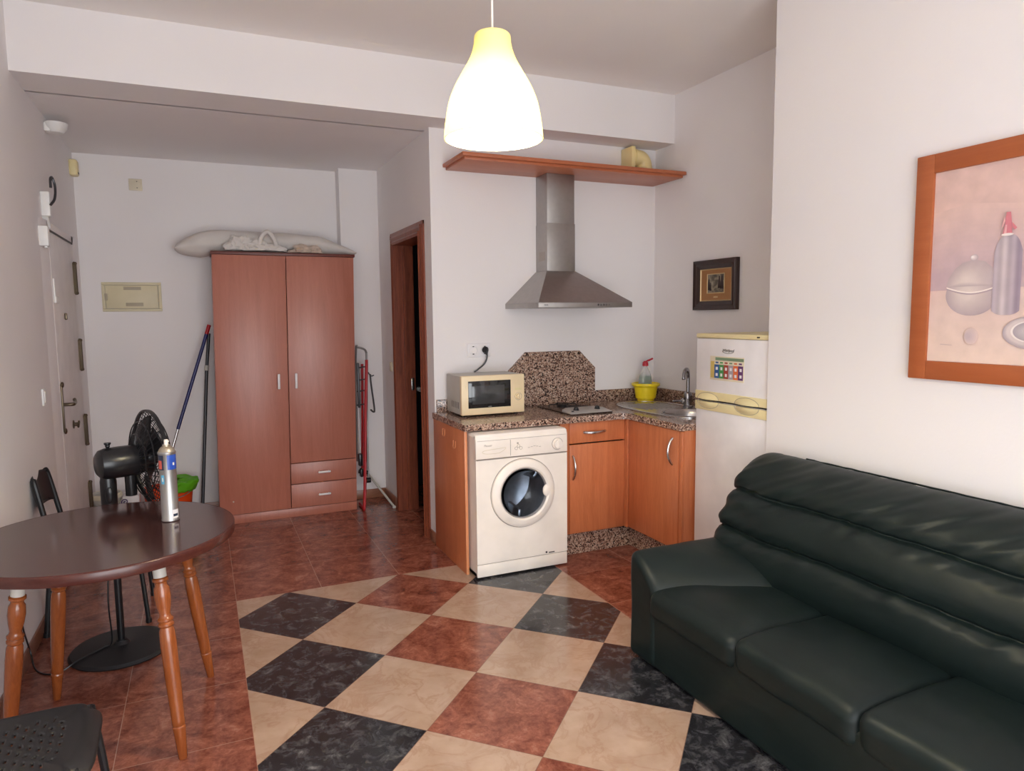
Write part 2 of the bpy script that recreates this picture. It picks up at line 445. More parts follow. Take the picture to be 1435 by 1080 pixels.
# baseboards
S('baseboard_left', MB().box(XL, XL+.010, YR, 1.02, 0, .075, .003).box(XL, XL+.010, 1.90, YB, 0, .075, .003), M['skirt'])
S('baseboard_back', MB().box(XL, .38, YB-.010, YB, 0, .075, .003), M['skirt'])
S('baseboard_pier', MB().box(.37, XN, YP-.010, YP, 0, .075, .003).box(.37, .38, YP, YB, 0, .075, .003), M['skirt'])
S('baseboard_hall', MB().box(XN-.010, XN, 1.775, YP, 0, .075, .003).box(XN-.010, XN, YK-.012, .868, 0, .075, .003), M['skirt'])
S('baseboard_kitchen', MB().box(XN-.010, XN+.012, YK-.012, YK, 0, .075, .003), M['skirt'])
S('baseboard_sofa', MB().box(XS-.010, XS, YR, -1.018, 0, .075, .003), M['skirt'])

# entrance door in the left wall
d = struct(MB().box(XL, XL+.021, 1.07, 1.865, .005, 2.03, .003).build('door_1', M['door_white']))
MB().box(XL, XL+.019, 1.868, 1.925, 0, 2.08, .003).prism([(XL, .93), (XL+.019, 1.045), (XL+.019, 1.067), (XL, 1.067)], 'z', 0, 2.08).box(XL, XL+.019, 1.045, 1.925, 2.035, 2.08, .003).build('door_frame', M['wall'], d)
MB().box(XL+.022, XL+.024, 1.072, 1.863, 2.022, 2.034).build('door_gap', M['dark_line'], d)
for z in (1.80, 1.29, .78, .32):
    h = MB()
    h.tube([(XL+.022, 1.845, z-.105), (XL+.034, 1.845, z-.095), (XL+.034, 1.845, z+.095), (XL+.022, 1.845, z+.105)], .008, 10)
    h.tube([(XL+.022, 1.822, z-.10), (XL+.028, 1.822, z-.095), (XL+.028, 1.822, z+.095), (XL+.022, 1.822, z+.10)], .004, 8)
    h.box(XL+.021, XL+.026, 1.820, 1.847, z-.098, z+.098)
    h.sphere((XL+.034, 1.845, z+.098), .011).sphere((XL+.034, 1.845, z-.098), .011)
    h.build('hinge', M['brass'], d)
hd = MB().box(XL+.02, XL+.030, 1.078, 1.108, .875, 1.155, .004)
hd.sphere((XL+.03, 1.093, 1.15), .018, (.5, 1, 1)).sphere((XL+.03, 1.093, .88), .018, (.5, 1, 1))
hd = hd.build('handle_plate', M['brass'], d)
MB().tube([(XL+.03, 1.093, 1.035), (XL+.075, 1.093, 1.035), (XL+.078, 1.12, 1.035), (XL+.075, 1.19, 1.037), (XL+.065, 1.23, 1.05)], .010, 10, 4).build('lever', M['brass'], hd)
MB().lathe([(0, 0), (.026, 0), (.026, .006), (.012, .010), (.012, .03), (0, .03)], (XL+.02, 1.42, .875), (1, 0, 0)).obox(Vector((XL+.05, 1.42, .875)), .012, .055, .016, Matrix.Rotation(.6, 3, 'X'), .004).build('deadlock', M['brass'], d)
MB().box(XL+.02, XL+.035, 1.385, 1.405, 1.525, 1.565, .005).build('peephole', M['brass'], d)
MB().box(XL+.02, XL+.034, 1.085, 1.185, 1.62, 1.66, .006).box(XL+.02, XL+.03, 1.09, 1.115, 1.63, 1.76, .004).build('letter_holder', M['sconce'], d)

# bathroom door frame: moulded casing, deep jamb and strike plate
d2 = thing('door_2', 'x', 'door', (XN, 1.3, 0)); del d2['label']; del d2['category']; struct(d2)
def casing(mb, a, b, z1):
    pass
prof = [(.0, .020), (.018, .026), (.030, .018), (.055, .022), (.075, .014), (.100, .010)]   # distance from the opening, thickness
cs = MB()
for (p0, t0), (p1, t1) in zip(prof, prof[1:]):
    pp0, pp1 = p0*.92, p1*.92
    cs.prism([(XN+.001, JF-.013+pp0), (XN-t0, JF-.013+pp0), (XN-t1, JF-.013+pp1), (XN+.001, JF-.013+pp1)], 'z', 0, JT-.006+pp1)
    cs.prism([(XN+.001, JN+.012-pp0), (XN-t0, JN+.012-pp0), (XN-t1, JN+.012-pp1), (XN+.001, JN+.012-pp1)], 'z', 0, JT-.006+pp1)
    cs.prism([(XN+.001, JT-.006+pp0), (XN-t0, JT-.006+pp0), (XN-t1, JT-.006+pp1), (XN+.001, JT-.006+pp1)], 'y', JN+.012-pp1, JF-.013+pp1)
cs.build('casing', M['door_wood'], d2, 20)
jb = MB().box(XN, XN+.14, JF-.013, JF+.01, 0, JT).box(XN, XN+.14, JN-.01, JN+.012, 0, JT).box(XN, XN+.14, JN, JF, JT-.006, JT+.01)
jb.box(XN+.055, XN+.075, JF-.030, JF-.012, 0, JT-.006).box(XN+.055, XN+.075, JN+.012, JN+.028, 0, JT-.006)
jb = jb.build('jamb', M['door_wood'], d2)
MB().box(XN+.105, XN+.128, JF-.016, JF-.012, .95, 1.045, .002).build('strike_plate', M['steel_bright'], jb)
t = tag(MB().tube([(1.08, 2.418, .875), (1.08, 2.36, .875), (1.10, 2.345, .868), (1.145, 2.345, .855), (1.165, 2.345, .81), (1.155, 2.345, .755), (1.115, 2.345, .735)], .022, 10, 5).build('towel_hook', M['sconce']), 'small pale curved hook in the dark bathroom doorway', 'hook')

# ------------------------------------------------------------------ wall fittings
def socket_face(mb, c, ax):
    """round recess of a power socket; ax = outward normal axis"""
    return mb
tag(MB().box(-1.118, -1.030, YB-.011, YB, 2.468, 2.552, .004).lathe([(.030, 0), (.030, .003), (.026, .003), (.024, -.004), (0, -.004)], (-1.064, YB-.011, 2.510), (0, -1, 0)).box(-1.09, -1.088, YB-.0125, YB-.01, 2.472, 2.548).mat(1).cyl((-1.072, YB-.006, 2.51), (-1.072, YB-.0085, 2.51), .004).cyl((-1.056, YB-.006, 2.51), (-1.056, YB-.0085, 2.51), .004).box(-1.067, -1.061, YB-.0135, YB-.011, 2.53, 2.536).box(-1.067, -1.061, YB-.0135, YB-.011, 2.484, 2.49).build('power_socket', [M['cream_pale'], M['dark_line']]), 'cream power socket high on the hall end wall', 'socket')
ep = thing('fuse_box', 'flat cream fuse box cover on the hall end wall', 'fuse box', (-1.14, YB, 1.58))
x0, x1, z0, z1 = -1.337, -.945, 1.583, 1.798
MB().box(x0, x1, YB-.010, YB, z0, z0+.02, .003).box(x0, x1, YB-.010, YB, z1-.02, z1, .003).box(x0, x0+.022, YB-.010, YB, z0+.02, z1-.02, .003).box(x1-.022, x1, YB-.010, YB, z0+.02, z1-.02, .003).build('frame', M['fuse'], ep)
dr = MB().box(x0+.024, x1-.024, YB-.013, YB, z0+.022, z1-.022, .003).build('door', M['fuse'], ep)
MB().box(-1.195, -1.08, YB-.0145, YB-.012, 1.742, 1.765, .0006).build('vent', M['fuse_d'], dr)
MB().box(-1.185, -1.07, YB-.0145, YB-.012, 1.622, 1.648, .0006).build('vent', M['fuse_d'], dr)
MB().box(x0+.018, x0+.036, YB-.017, YB-.011, 1.665, 1.715, .002).build('latch', M['fuse_d'], dr)
al = thing('alarm_sounder', 'yellowed alarm sounder high in the left hall corner', 'alarm', (XL, 2.17, 2.52))
MB().pillow(XL-.004, XL+.05, 2.125, 2.215, 2.525, 2.635, .016, 8).build('case', M['cream_yellow'], al)
MB().box(XL+.045, XL+.0515, 2.145, 2.19, 2.538, 2.552, .003).build('grille', M['dark_line'], al)
sc_ = MB().lathe([(0, 0), (.035, .004), (.055, .03), (.062, .058), (.058, .058), (.051, .032), (0, .012)], (XL+.058, 1.33, 2.617), (0, 0, 1), 28, 1, 1.1).box(XL, XL+.03, 1.29, 1.37, 2.62, 2.672, .008)
tag(sc_.build('wall_lamp', M['sconce']), 'unlit white wall lamp high on the left wall', 'wall lamp')
it = thing('cable_holder', 'white holder with a dark cable loop above the entrance door', 'holder', (XL, 1.05, 2.09))
MB().box(XL, XL+.045, 1.03, 1.085, 2.10, 2.235, .006).prism([(1.045, 2.10), (1.085, 2.10), (1.10, 2.04)], 'x', XL, XL+.03).build('case', M['sconce'], it)
MB().tube([(XL+.05, 1.02, 2.16), (XL+.065, 1.06, 2.20), (XL+.065, 1.10, 2.27), (XL+.055, 1.095, 2.32), (XL+.05, 1.07, 2.31), (XL+.05, 1.06, 2.26)], .007, 8, 5).build('cable', M['dark_tube'], it)
tag(MB().box(XL-.003, XL+.045, .915, .965, 1.925, 2.035, .008).box(XL+.02, XL+.035, .93, .97, 1.915, 1.93, .004).build('door_contact', M['sconce']), 'small white box on the left wall below the cable holder', 'sensor')
tag(MB().box(XL, XL+.010, .675, .745, 1.075, 1.165, .004).box(XL+.008, XL+.014, .690, .730, 1.09, 1.15, .003).build('light_switch', M['sconce']), 'white light switch on the left wall before the entrance door', 'switch')
tag(MB().box(XN-.010, XN, 1.80, 1.87, 1.09, 1.165, .004).box(XN-.014, XN-.008, 1.815, 1.855, 1.10, 1.155, .003).build('light_switch', M['cream_pale']), 'pale light switch beside the bathroom door frame', 'switch')
so = thing('double_socket', 'white double power socket above the microwave', 'socket', (1.0, YK, 1.25))
MB().box(.922, 1.085, YK-.010, YK, 1.248, 1.340, .005).build('plate', M['fridge'], so)
for x in (.963, 1.045):
    f = MB().lathe([(.032, 0), (.032, .004), (.028, .004), (.026, -.004), (0, -.004)], (x, YK-.010, 1.294), (0, -1, 0), 24)
    f.mat(1).cyl((x-.009, YK-.006, 1.294), (x-.009, YK-.0085, 1.294), .004).cyl((x+.009, YK-.006, 1.294), (x+.009, YK-.0085, 1.294), .004).box(x-.006, x+.006, YK-.0135, YK-.011, 1.316, 1.322).box(x-.006, x+.006, YK-.0135, YK-.011, 1.266, 1.272)
    f.build('outlet', [M['fridge'], M['dark_line']], so)

# ------------------------------------------------------------------ wardrobe
SH = lambda v: Vector((v.x + .018*(v.z-1.0) - .010, v.y, v.z))
wd = thing('wardrobe', 'tall cherry wood wardrobe with two doors and two drawers', 'wardrobe', (-.1, 1.99, 0))
wx0, wx1, wy = -.600, .408, 1.836
MB().box(wx0, wx0+.018, wy+.018, 2.138, 0, 1.985).box(wx1-.018, wx1, wy+.018, 2.138, 0, 1.985).box(wx0, wx1, 2.124, 2.138, 0, 1.985).box(wx0, wx1, wy+.018, 2.138, 1.965, 1.985).box(wx0, wx1, wy+.02, 2.13, .05, .07).shift(SH).build('body', M['wardrobe'], wd)
MB().box(wx0-.008, wx1+.008, wy-.006, 2.1385, 1.982, 2.004, .003).shift(SH).build('top_panel', M['wardrobe_edge'], wd)
MB().box(wx0+.001, wx1-.001, wy+.004, wy+.02, 0, .066, .001).shift(SH).build('plinth', M['wardrobe'], wd)
seam = -.094
def whandle(p, horiz, parent):
    L = .105 if horiz else .115
    m = MB()
    if horiz: m.box(p[0]-L/2*.9, p[0]+L/2*.9, wy-.030, wy-.018, p[1]-.008, p[1]+.008, .005).cyl((p[0]-.035, wy, p[1]), (p[0]-.035, wy-.02, p[1]), .006).cyl((p[0]+.035, wy, p[1]), (p[0]+.035, wy-.02, p[1]), .006)
    else: m.box(p[0]-.009, p[0]+.009, wy-.030, wy-.018, p[1]-L/2, p[1]+L/2, .005).cyl((p[0], wy, p[1]-.045), (p[0], wy-.02, p[1]-.045), .006).cyl((p[0], wy, p[1]+.045), (p[0], wy-.02, p[1]+.045), .006)
    m.shift(SH).build('handle', M['fridge'], parent)
a = MB().box(wx0+.002, seam-.0025, wy, wy+.018, .070, 1.980, .0015).shift(SH).build('door', M['wardrobe'], wd); whandle((-.165, 1.05), False, a)
a = MB().box(seam+.0025, wx1-.002, wy, wy+.018, .418, 1.980, .0015).shift(SH).build('door', M['wardrobe'], wd); whandle((-.040, 1.05), False, a)
a = MB().box(seam+.0025, wx1-.002, wy, wy+.018, .256, .413, .0015).shift(SH).build('drawer', M['wardrobe'], wd); whandle((.155, .335), True, a)
a = MB().box(seam+.0025, wx1-.002, wy, wy+.018, .070, .251, .0015).shift(SH).build('drawer', M['wardrobe'], wd); whandle((.155, .16), True, a)
MB().lathe([(0, 0), (.006, .001), (0, .002)], (-.53, wy-.001, .17), (0, -1, 0), 12).build('screw_cap', M['bin'], wd)

# bolster and cloths on the wardrobe
def bolster():
    n = 60
    def f(u, v):
        # u around, v along
        x = -.835 + 1.315*v
        k = min(1, (v/.13))**.5 if v < .13 else (min(1, (1-v)/.20)**.6 if v > .80 else 1)
        k = max(k, .06)
        zc = 2.095 - .012*v - .060*max(0, (.26-v)/.26)**1.3 - .050*max(0, (v-.75)/.25)
        ry, rz = .125*(.55+.45*k), (.098-.028*v)*k
        a = 2*PI*u
        z = zc + rz*math.sin(a)
        if x > -.60 and z < 2.012: z = 2.012 + (z-2.012)*.04
        y = 2.085 + ry*math.cos(a)
        w = noise.noise(Vector((x*5, math.cos(a)*2, math.sin(a)*2)))*.012*k
        return Vector((x, min(y, 2.26), z + w*(1 if z > 2.02 else 0)))
    return MB().grid(f, 40, 70, True, True)
tag(bolster().build('bolster_pillow', M['white_cloth'], None, 80), 'long white bolster pillow lying along the wardrobe top', 'pillow')
def crumple(c, s, seed, amp):
    b = MB(); bb = bmesh.new(); bmesh.ops.create_icosphere(bb, subdivisions=5, radius=1)
    for v in bb.verts:
        p = v.co.copy(); nz = noise.noise(p*1.6+Vector((seed, 0, 0))); n2 = abs(noise.noise(p*3.1+Vector((0, seed, 0))))
        k = 1 + amp*nz - amp*.8*n2
        q = Vector((p.x*s[0], p.y*s[1], max(p.z, -.25)*s[2]))*k + Vector(c)
        v.co = q
    return b._merge(bb)
def floorz(v): return Vector((v.x, v.y, max(v.z, 2.006)))
wc = MB()
wc._merge(crumple((-.27, 1.905, 2.035), (.18, .045, .060), 1, .6).bm); wc._merge(crumple((-.40, 1.90, 2.045), (.085, .045, .085), 5, .6).bm)
wc.tube([(-.26, 1.88, 2.05), (-.25, 1.87, 2.11), (-.205, 1.87, 2.155), (-.165, 1.87, 2.115), (-.145, 1.88, 2.06)], .016, 8, 5)
tag(wc.shift(floorz).build('crumpled_bag', M['white_cloth'], None, 60), 'crumpled white cloth bag at the front of the wardrobe top', 'bag')
tag(crumple((.075, 1.90, 2.025), (.125, .042, .052), 9, .5).shift(floorz).build('crumpled_cloth', M['beige_cloth'], None, 60), 'crumpled beige cloth beside the white bag on the wardrobe', 'cloth')

# ------------------------------------------------------------------ cleaning things in the hall corner
bk = thing('mop_bucket', 'orange oval mop bucket beside the wardrobe', 'bucket', (-.965, 2.03, 0))
MB().lathe([(0, .004), (.125, .004), (.128, 0), (.132, .01), (.160, .275), (.168, .278), (.168, .292), (.158, .292), (.150, .275), (.124, .012), (0, .012)], (-.965, 2.03, 0), (0, 0, 1), 40, 1.04, .86).build('tub', M['orange'], bk)
MB().tube([(-.965+.165*math.cos(t), 2.03-.04-.10*math.sin(t), .285-.06*math.sin(t)) for t in [PI*k/14 for k in range(15)]], .004, 8).build('bail_handle', M['grey_tube'], bk)
def gcl(u, v):
    a = -1.25 + 2.6*u          # around the right side of the rim
    r = .175 + .030*math.sin(v*PI) + .010*noise.noise(Vector((u*7, v*3, 2)))
    z = .290 + .052*math.sin(min(1, v*1.25)*PI*.55) - .03*(v < .25)*(.25-v)/.25 + .014*noise.noise(Vector((u*9, v*6, 5)))
    rr = r - .09*max(0, v-.45)/.55
    return Vector((-.965+rr*math.cos(a)*1.04, 2.03+rr*math.sin(a)*.86, z))
g = MB().grid(gcl, 50, 16); go = g.build('cleaning_cloth', M['green'], None, 70)
md = go.modifiers.new('t', 'SOLIDIFY'); md.thickness = .008
tag(go, 'lime green cloth draped over the rim of the orange bucket', 'cloth')
mp = thing('mop', 'mop with blue and silver handle leaning on the wardrobe side', 'mop', (-1.00, 2.02, .015))
pT, pM, pB = Vector((-.628, 2.14, 1.477)), Vector((-.880, 2.06, .71)), Vector((-1.02, 2.02, .26))
MB().cyl(pT.lerp(pM, .08), pM, .0125).build('upper_handle', M['blue'], mp)
MB().cyl(pT, pT.lerp(pM, .09), .014).build('hang_cap', M['red'], mp)
MB().cyl(pM, pB, .0105).build('lower_handle', M['steel_bright'], mp)
hd = MB().cyl(pB, (-1.03, 2.015, .19), .018, .028)
for k in range(14):
    a = 2*PI*k/14; hd.tube([(-1.03, 2.015, .20), (-1.025+.05*math.cos(a), 2.015+.045*math.sin(a), .15), (-1.02+.06*math.cos(a), 2.02+.05*math.sin(a), .016+.01)], .010, 6, 3)
hd.build('mop_head', M['white_cloth'], mp)
bp = thing('broom_pole', 'thin dark grey pole standing upright beside the blue mop', 'pole', (-.75, 2.2, 0))
MB().cyl((-.632, 2.265, 1.41), (-.66, 2.25, 1.15), .012).cyl((-.662, 2.249, 1.13), (-.748, 2.20, .0), .0125).build('tube', M['dark_tube'], bp)
MB().cyl((-.658, 2.251, 1.165), (-.663, 2.2485, 1.125), .0155).build('clamp', M['bin'], bp)
MB().cyl((-.7475, 2.2005, .0), (-.7447, 2.202, .03), .016).build('foot', M['black'], bp)

bn = thing('waste_bin', 'round greyish white waste bin by the entrance door hinge', 'bin', (-1.362, 2.0, 0))
MB().lathe([(0, .003), (.068, 0), (.070, .01), (.082, .225), (.091, .235), (.096, .262), (.096, .285), (.088, .295), (.080, .285), (.077, .23), (.066, .012), (0, .012)], (-1.362, 2.0, 0), (0, 0, 1), 36).build('tub', M['bin'], bn)
MB().lathe([(.0965, .262), (.101, .266), (.101, .289), (.093, .297), (.086, .290)], (-1.362, 2.0, 0), (0, 0, 1), 36).build('rim', M['cream_pale'], bn)
bg = thing('carton', 'white carton with a purple swirl between the bins', 'carton', (-1.20, 1.98, 0))
MB().box(-1.255, -1.150, 1.92, 2.05, 0, .27, .006).build('box', M['bag'], bg)
MB().tube([(-1.252+.028*k/22*math.cos(k*.55)+.012, 1.918, .235+.028*k/22*math.sin(k*.55)) for k in range(23)], .004, 6).build('print', M['purple'], bg)

# ------------------------------------------------------------------ folded rack right of the wardrobe
rk = thing('folding_rack', 'folded red and grey tube rack leaning beside the wardrobe', 'rack', (.45, 1.9, 0))
MB().tube([(.490, 1.90, .24), (.497, 1.92, .70), (.512, 1.93, 1.18), (.508, 1.925, 1.245), (.49, 1.92, 1.27), (.445, 1.93, 1.285), (.432, 1.94, 1.27), (.432, 2.0, .9), (.43, 2.02, .35)], .0085, 10, 4).build('grey_frame', M['grey_tube'], rk)
MB().tube([(.500, 1.88, 1.185), (.495, 1.87, 1.10), (.470, 1.85, .70), (.440, 1.80, .20), (.424, 1.775, .03), (.424, 1.80, .014), (.427, 1.95, .014)], .0125, 10, 4).build('red_frame', M['red'], rk)
MB().tube([(.482, 1.96, 1.15), (.468, 1.95, .70), (.452, 1.95, .26)], .010, 10).build('red_frame', M['red'], rk)
MB().tube([(.530, 1.90, 1.07), (.536, 1.90, .98), (.556, 1.90, .79), (.548, 1.90, .765), (.525, 1.90, .785)], .007, 8, 4).build('loop', M['dark_tube'], rk)
MB().tube([(.515, 1.905, 1.085), (.535, 1.90, 1.055), (.56, 1.90, 1.06)], .005, 8, 3).build('catch', M['dark_tube'], rk)
for z, x in ((1.12, .47), (1.02, .465), (.93, .462), (.82, .455)): MB().tube([(x-.03, 1.95, z), (x+.03, 1.92, z+.01)], .005, 6).build('rung', M['dark_tube'], rk)
MB().box(.436, .452, 1.93, 1.96, .80, 1.16, .004).build('slider', M['dark_tube'], rk)
j = MB().box(.420, .450, 1.90, 1.95, .33, .43, .008).box(.428, .455, 1.90, 1.95, .24, .31, .01).cyl((.42, 1.93, .285), (.49, 1.90, .275), .016).cyl((.47, 1.89, .215), (.505, 1.89, .215), .022)
j.build('joint', M['black'], rk)
MB().tube([(.444, 1.95, .33), (.440, 1.96, .75), (.444, 1.96, 1.1)], .006, 8, 3).build('white_tube', M['fridge'], rk)
st = thing('white_stick', 'thin white stick slanting to the floor behind the rack', 'stick', (.66, 1.735, 0))
MB().cyl((.520, 2.09, .235), (.655, 1.745, .012), .0095).build('rod', M['bin'], st)
MB().box(.640, .668, 1.728, 1.752, .0, .022, .006).build('foot', M['bin'], st)

# ------------------------------------------------------------------ standing fan
fx, fy = -1.095, -.055
fa = thing('standing_fan', 'black standing fan with round foot behind the table', 'fan', (fx, fy, 0))
MB().lathe([(0, 0), (.212, 0), (.215, .006), (.205, .018), (.10, .026), (.035, .032), (.022, .045), (.022, .05), (0, .05)], (fx, fy, 0), (0, 0, 1), 56).build('base', M['black_matt'], fa)
MB().cyl((fx, fy, .04), (fx, fy, .60), .0155, .0155, 20).cyl((fx, fy, .40), (fx, fy, .44), .022).build('pole', M['black'], fa)
MB().lathe([(0, 0), (.028, 0), (.034, .02), (.034, .17), (.030, .19), (0, .19)], (fx-.01, fy, .625), (0, 0, 1), 24).sphere((fx-.005, fy-.033, .735), .02, (.8, .35, 1.9)).build('neck', M['black'], fa)
AX = Vector((math.cos(math.radians(22)), math.sin(math.radians(22)), 0)); zc = .884
hc = Vector((-.935, fy+.015, zc))                    # cage centre
def along(k): return hc + AX*k
MB().lathe([(0, 0), (.045, .003), (.062, .016), (.069, .04), (.071, .10), (.069, .175), (.060, .20), (0, .20)], along(-.222), AX, 32).sphere(along(-.17)+Vector((0, 0, .078)), .010).cyl(along(-.17)+Vector((0, 0, .06)), along(-.17)+Vector((0, 0, .088)), .005).lathe([(.011, 0), (.014, .004), (.014, .010), (0, .012)], along(-.17)+Vector((0, 0, .083))).cyl(along(-.085)+Vector((0, 0, -.16)), along(-.085), .024).build('motor_housing', M['black'], fa)
def ring(k, r, t): 
    u = Vector((-AX.y, AX.x, 0)); pts = [along(k) + r*(math.cos(2*PI*i/48)*u + math.sin(2*PI*i/48)*Vector((0, 0, 1))) for i in range(48)]
    return pts, t
def cage(k0, k1, name):
    mbx = MB(); u = Vector((-AX.y, AX.x, 0)); Z = Vector((0, 0, 1))
    for r, kk, tt in ((.218, k0, .006), (.17, k0+(k1-k0)*.55, .003), (.115, k0+(k1-k0)*.85, .003), (.05, k1, .006)):
        p, t_ = ring(kk, r, tt); mbx.tube(p, t_, 6, 0, True)
    for i in range(44):
        a = 2*PI*i/44
        pts = []
        for q in range(6):
            f = q/5; r = .218 + (.05-.218)*f; aa = a + .28*f
            kk = k0 + (k1-k0)*math.sin(f*PI/2)
            pts.append(along(kk) + r*(math.cos(aa)*u + math.sin(aa)*Z))
        mbx.tube(pts, .0017, 5)
    mbx.lathe([(0, .004), (.05, .004), (.05, -.004), (0, -.004)], along(k1), AX, 24)
    return mbx.build(name, M['black'], fa)
cage(.002, -.062, 'rear_grille'); cage(.006, .066, 'front_grille')
MB().lathe([(.216, -.006), (.223, -.006), (.223, .010), (.216, .010), (.216, -.006)], along(.003), AX, 56).build('rim_band', M['black'], fa)
MB().lathe([(0, 0), (.030, .0), (.036, .02), (.030, .05), (0, .055)], along(-.02), AX, 24).cyl(along(-.05), along(0), .008).build('hub', M['black'], fa)
for i in range(3):
    def bl(u_, v_, a0=2*PI*i/3+.5):
        r = .034 + .160*u_; a = a0 + (.25 + .80*u_**.6)*(v_-.5)*1.35 + .30*u_
        u = Vector((-AX.y, AX.x, 0)); k = .004 + (v_-.5)*.055*(1-.3*u_)
        return along(k) + r*(math.cos(a)*u + math.sin(a)*Vector((0, 0, 1)))
    b = MB().grid(bl, 10, 12).build('blade', M['black'], fa); s_ = b.modifiers.new('t', 'SOLIDIFY'); s_.thickness = .003
MB().tube([(fx-.02, fy-.03, .62), (fx-.025, fy-.05, .45), (fx-.035, fy-.06, .25), (fx-.035, fy-.03, .06), (fx-.07, fy-.02, .033), (fx-.16, fy-.10, .026), (fx-.215, fy-.13, .005), (-1.36, fy-.14, .004), (-1.42, fy-.07, .006), (-1.452, fy+.02, .05), (-1.458, fy-.05, .20), (-1.450, fy-.09, .33), (-1.458, fy-.08, .5)], .0035, 6, 6).build('cord', M['black'], fa)

# ------------------------------------------------------------------ table with four turned legs
cx, cy, R_ = -1.054, -.712, .448
tb = thing('dining_table', 'round dark brown table on four turned honey wood legs', 'table', (cx, cy, 0))
MB().lathe([(0, .697), (R_-.004, .697), (R_, .702), (R_, .731), (R_-.003, .735), (0, .735)], (cx, cy, 0), (0, 0, 1), 96, 1.0, 1.0).build('tabletop', [M['top']], tb)
MB().lathe([(R_-.012, .6965), (R_+.0015, .6985), (R_+.003, .703), (R_+.003, .730), (R_+.0015, .733), (R_-.003, .7355)], (cx, cy, 0), (0, 0, 1), 96).build('edge_band', M['top_edge'], tb)
tips = [(-.818, -1.070), (-.722, -.504), (-1.292, -.433), (-1.372, -.83)]
cc = Vector((-1.055, -.75, 0))
tops = []
for (tx, ty), rho in zip(tips, (.325, .31, .285, .27)):
    dv = Vector((tx, ty, 0))-cc; 
    if len(tops) == 3: dv = Vector((math.cos(math.radians(213)), math.sin(math.radians(213)), 0))
    tops.append(cc + dv.normalized()*rho + Vector((0, 0, .697)))
for (tx, ty), tp in zip(tips, tops):
    tip = Vector((tx, ty, 0)); ax = tip-tp; L = ax.length; k_ = .036 if tp is tops[3] else 0
    pr_ = [(0, .056), (.019, .056), (.026, .062), (.026, .070), (.020, .075), (.019, .084), (.025, .095), (.027, .125), (.024, .155), (.018, .185), (.020, .196), (.026, .202), (.026, .208), (.021, .213), (.026, .219), (.026, .226), (.021, .232), (.025, .245), (.027, .29), (.0255, .42), (.0215, .56), (.022, L-.125), (.019, L-.120), (.022, L-.115), (.020, L-.095), (.015, L-.004), (.012, L), (0, L)]
    pr_ = [(r, h+k_ if h < .3 else h) for r, h in pr_]
    lg = MB().lathe(pr_, tp, ax, 24).build('leg', M['honey'], tb)
    MB().lathe([(0, 0), (.030, 0), (.030, .004), (.021, .006), (.021, .060+k_), (0, .060+k_)], tp, ax, 24).build('leg_socket', M['bin'], lg)
# spray can on the table
sx, sy, sz = -.833, -.640, .7355
cn = thing('spray_can', 'silver aerosol spray can with blue and red label on the table', 'spray can', (sx, sy, sz))
MB().lathe([(0, 0), (.030, 0), (.0325, .003), (.0325, .006), (.031, .009), (.031, .262), (.0325, .266), (.0325, .272), (.030, .275), (0, .275)], (sx, sy, sz), (0, 0, 1), 40).build('body', M['can'], cn)
MB().lathe([(.030, .273), (.027, .283), (.019, .292), (.014, .294), (.014, .300), (0, .300)], (sx, sy, sz), (0, 0, 1), 32).build('dome', M['can_dome'], cn)
MB().cyl((sx, sy, sz+.298), (sx, sy, sz+.320), .0085, .0075).box(sx-.002, sx+.010, sy-.003, sy+.003, sz+.310, sz+.316).build('nozzle', M['white'], cn)
def band(a0, a1, z0, z1, r=.0314):
    def f(u, v):
        a = a0+(a1-a0)*u; return Vector((sx+r*math.cos(a), sy+r*math.sin(a), sz+z0+(z1-z0)*v))
    return MB().grid(f, 20, 2)
va = math.atan2(-3.626-sy, -.688-sx)                   # side of the can that faces the room
for args, mt2 in (((va-.02, va+1.6, .205, .262), 'can_blue'), ((va-2.0, va-.45, .205, .262), 'can_navy'), ((va-1.25, va-.66, .209, .242, .0317), 'can_red'), ((va-.9, va-.45, .150, .185), 'can_cyan'), ((va+.25, va+1.1, .012, .046), 'fridge'), ((va+.62, va+.86, .222, .232, .0317), 'white'), ((va+.35, va+.95, .020, .030, .0316), 'can_navy'), ((va-.72, va-.60, .16, .175, .0316), 'white')):
    band(*args).build('label', M[mt2], cn)

# ------------------------------------------------------------------ chairs (built facing +Y, copied)
ch = thing('chair', 'black chair against the left wall behind the fan', 'chair', (0, 0, 0))
def seat_mesh():
    b = bmesh.new(); N, D = 62, 72; W2, D2 = .198, .20
    def pt(i, j):
        u, v = -1+2*i/N, -1+2*j/D
        # rounded square outline
        k = 5.0; rr = max(abs(u), abs(v)); 
        if rr > 1e-6:
            nn = (abs(u)**k+abs(v)**k)**(1/k); s_ = rr/nn
        else: s_ = 1
        x, y = u*s_*W2, v*s_*D2
        z = .450 - .012*(1-u*u)*(1-v*v) - .030*max(0, (v-.75)/.25)**2 - .018*max(0, (abs(u)-.85)/.15)**2
        return (x, y, z)
    V = {}
    hole = set()
    for j in range(12, 60, 4):
        off = 0 if (j//4) % 2 else 3
        for i in range(11+off, 50, 6): hole |= {(i, j), (i+1, j), (i+2, j)}
    for i in range(N+1):
        for j in range(D+1): V[i, j] = b.verts.new(pt(i, j))
    for i in range(N):
        for j in range(D):
            if (i, j) in hole: continue
            b.faces.new((V[i, j], V[i+1, j], V[i+1, j+1], V[i, j+1]))
    m = MB(); return m._merge(b)
o = seat_mesh().build('seat', M['chair_black'], ch, 50); s_ = o.modifiers.new('t', 'SOLIDIFY'); s_.thickness = .008; s_.offset = -1
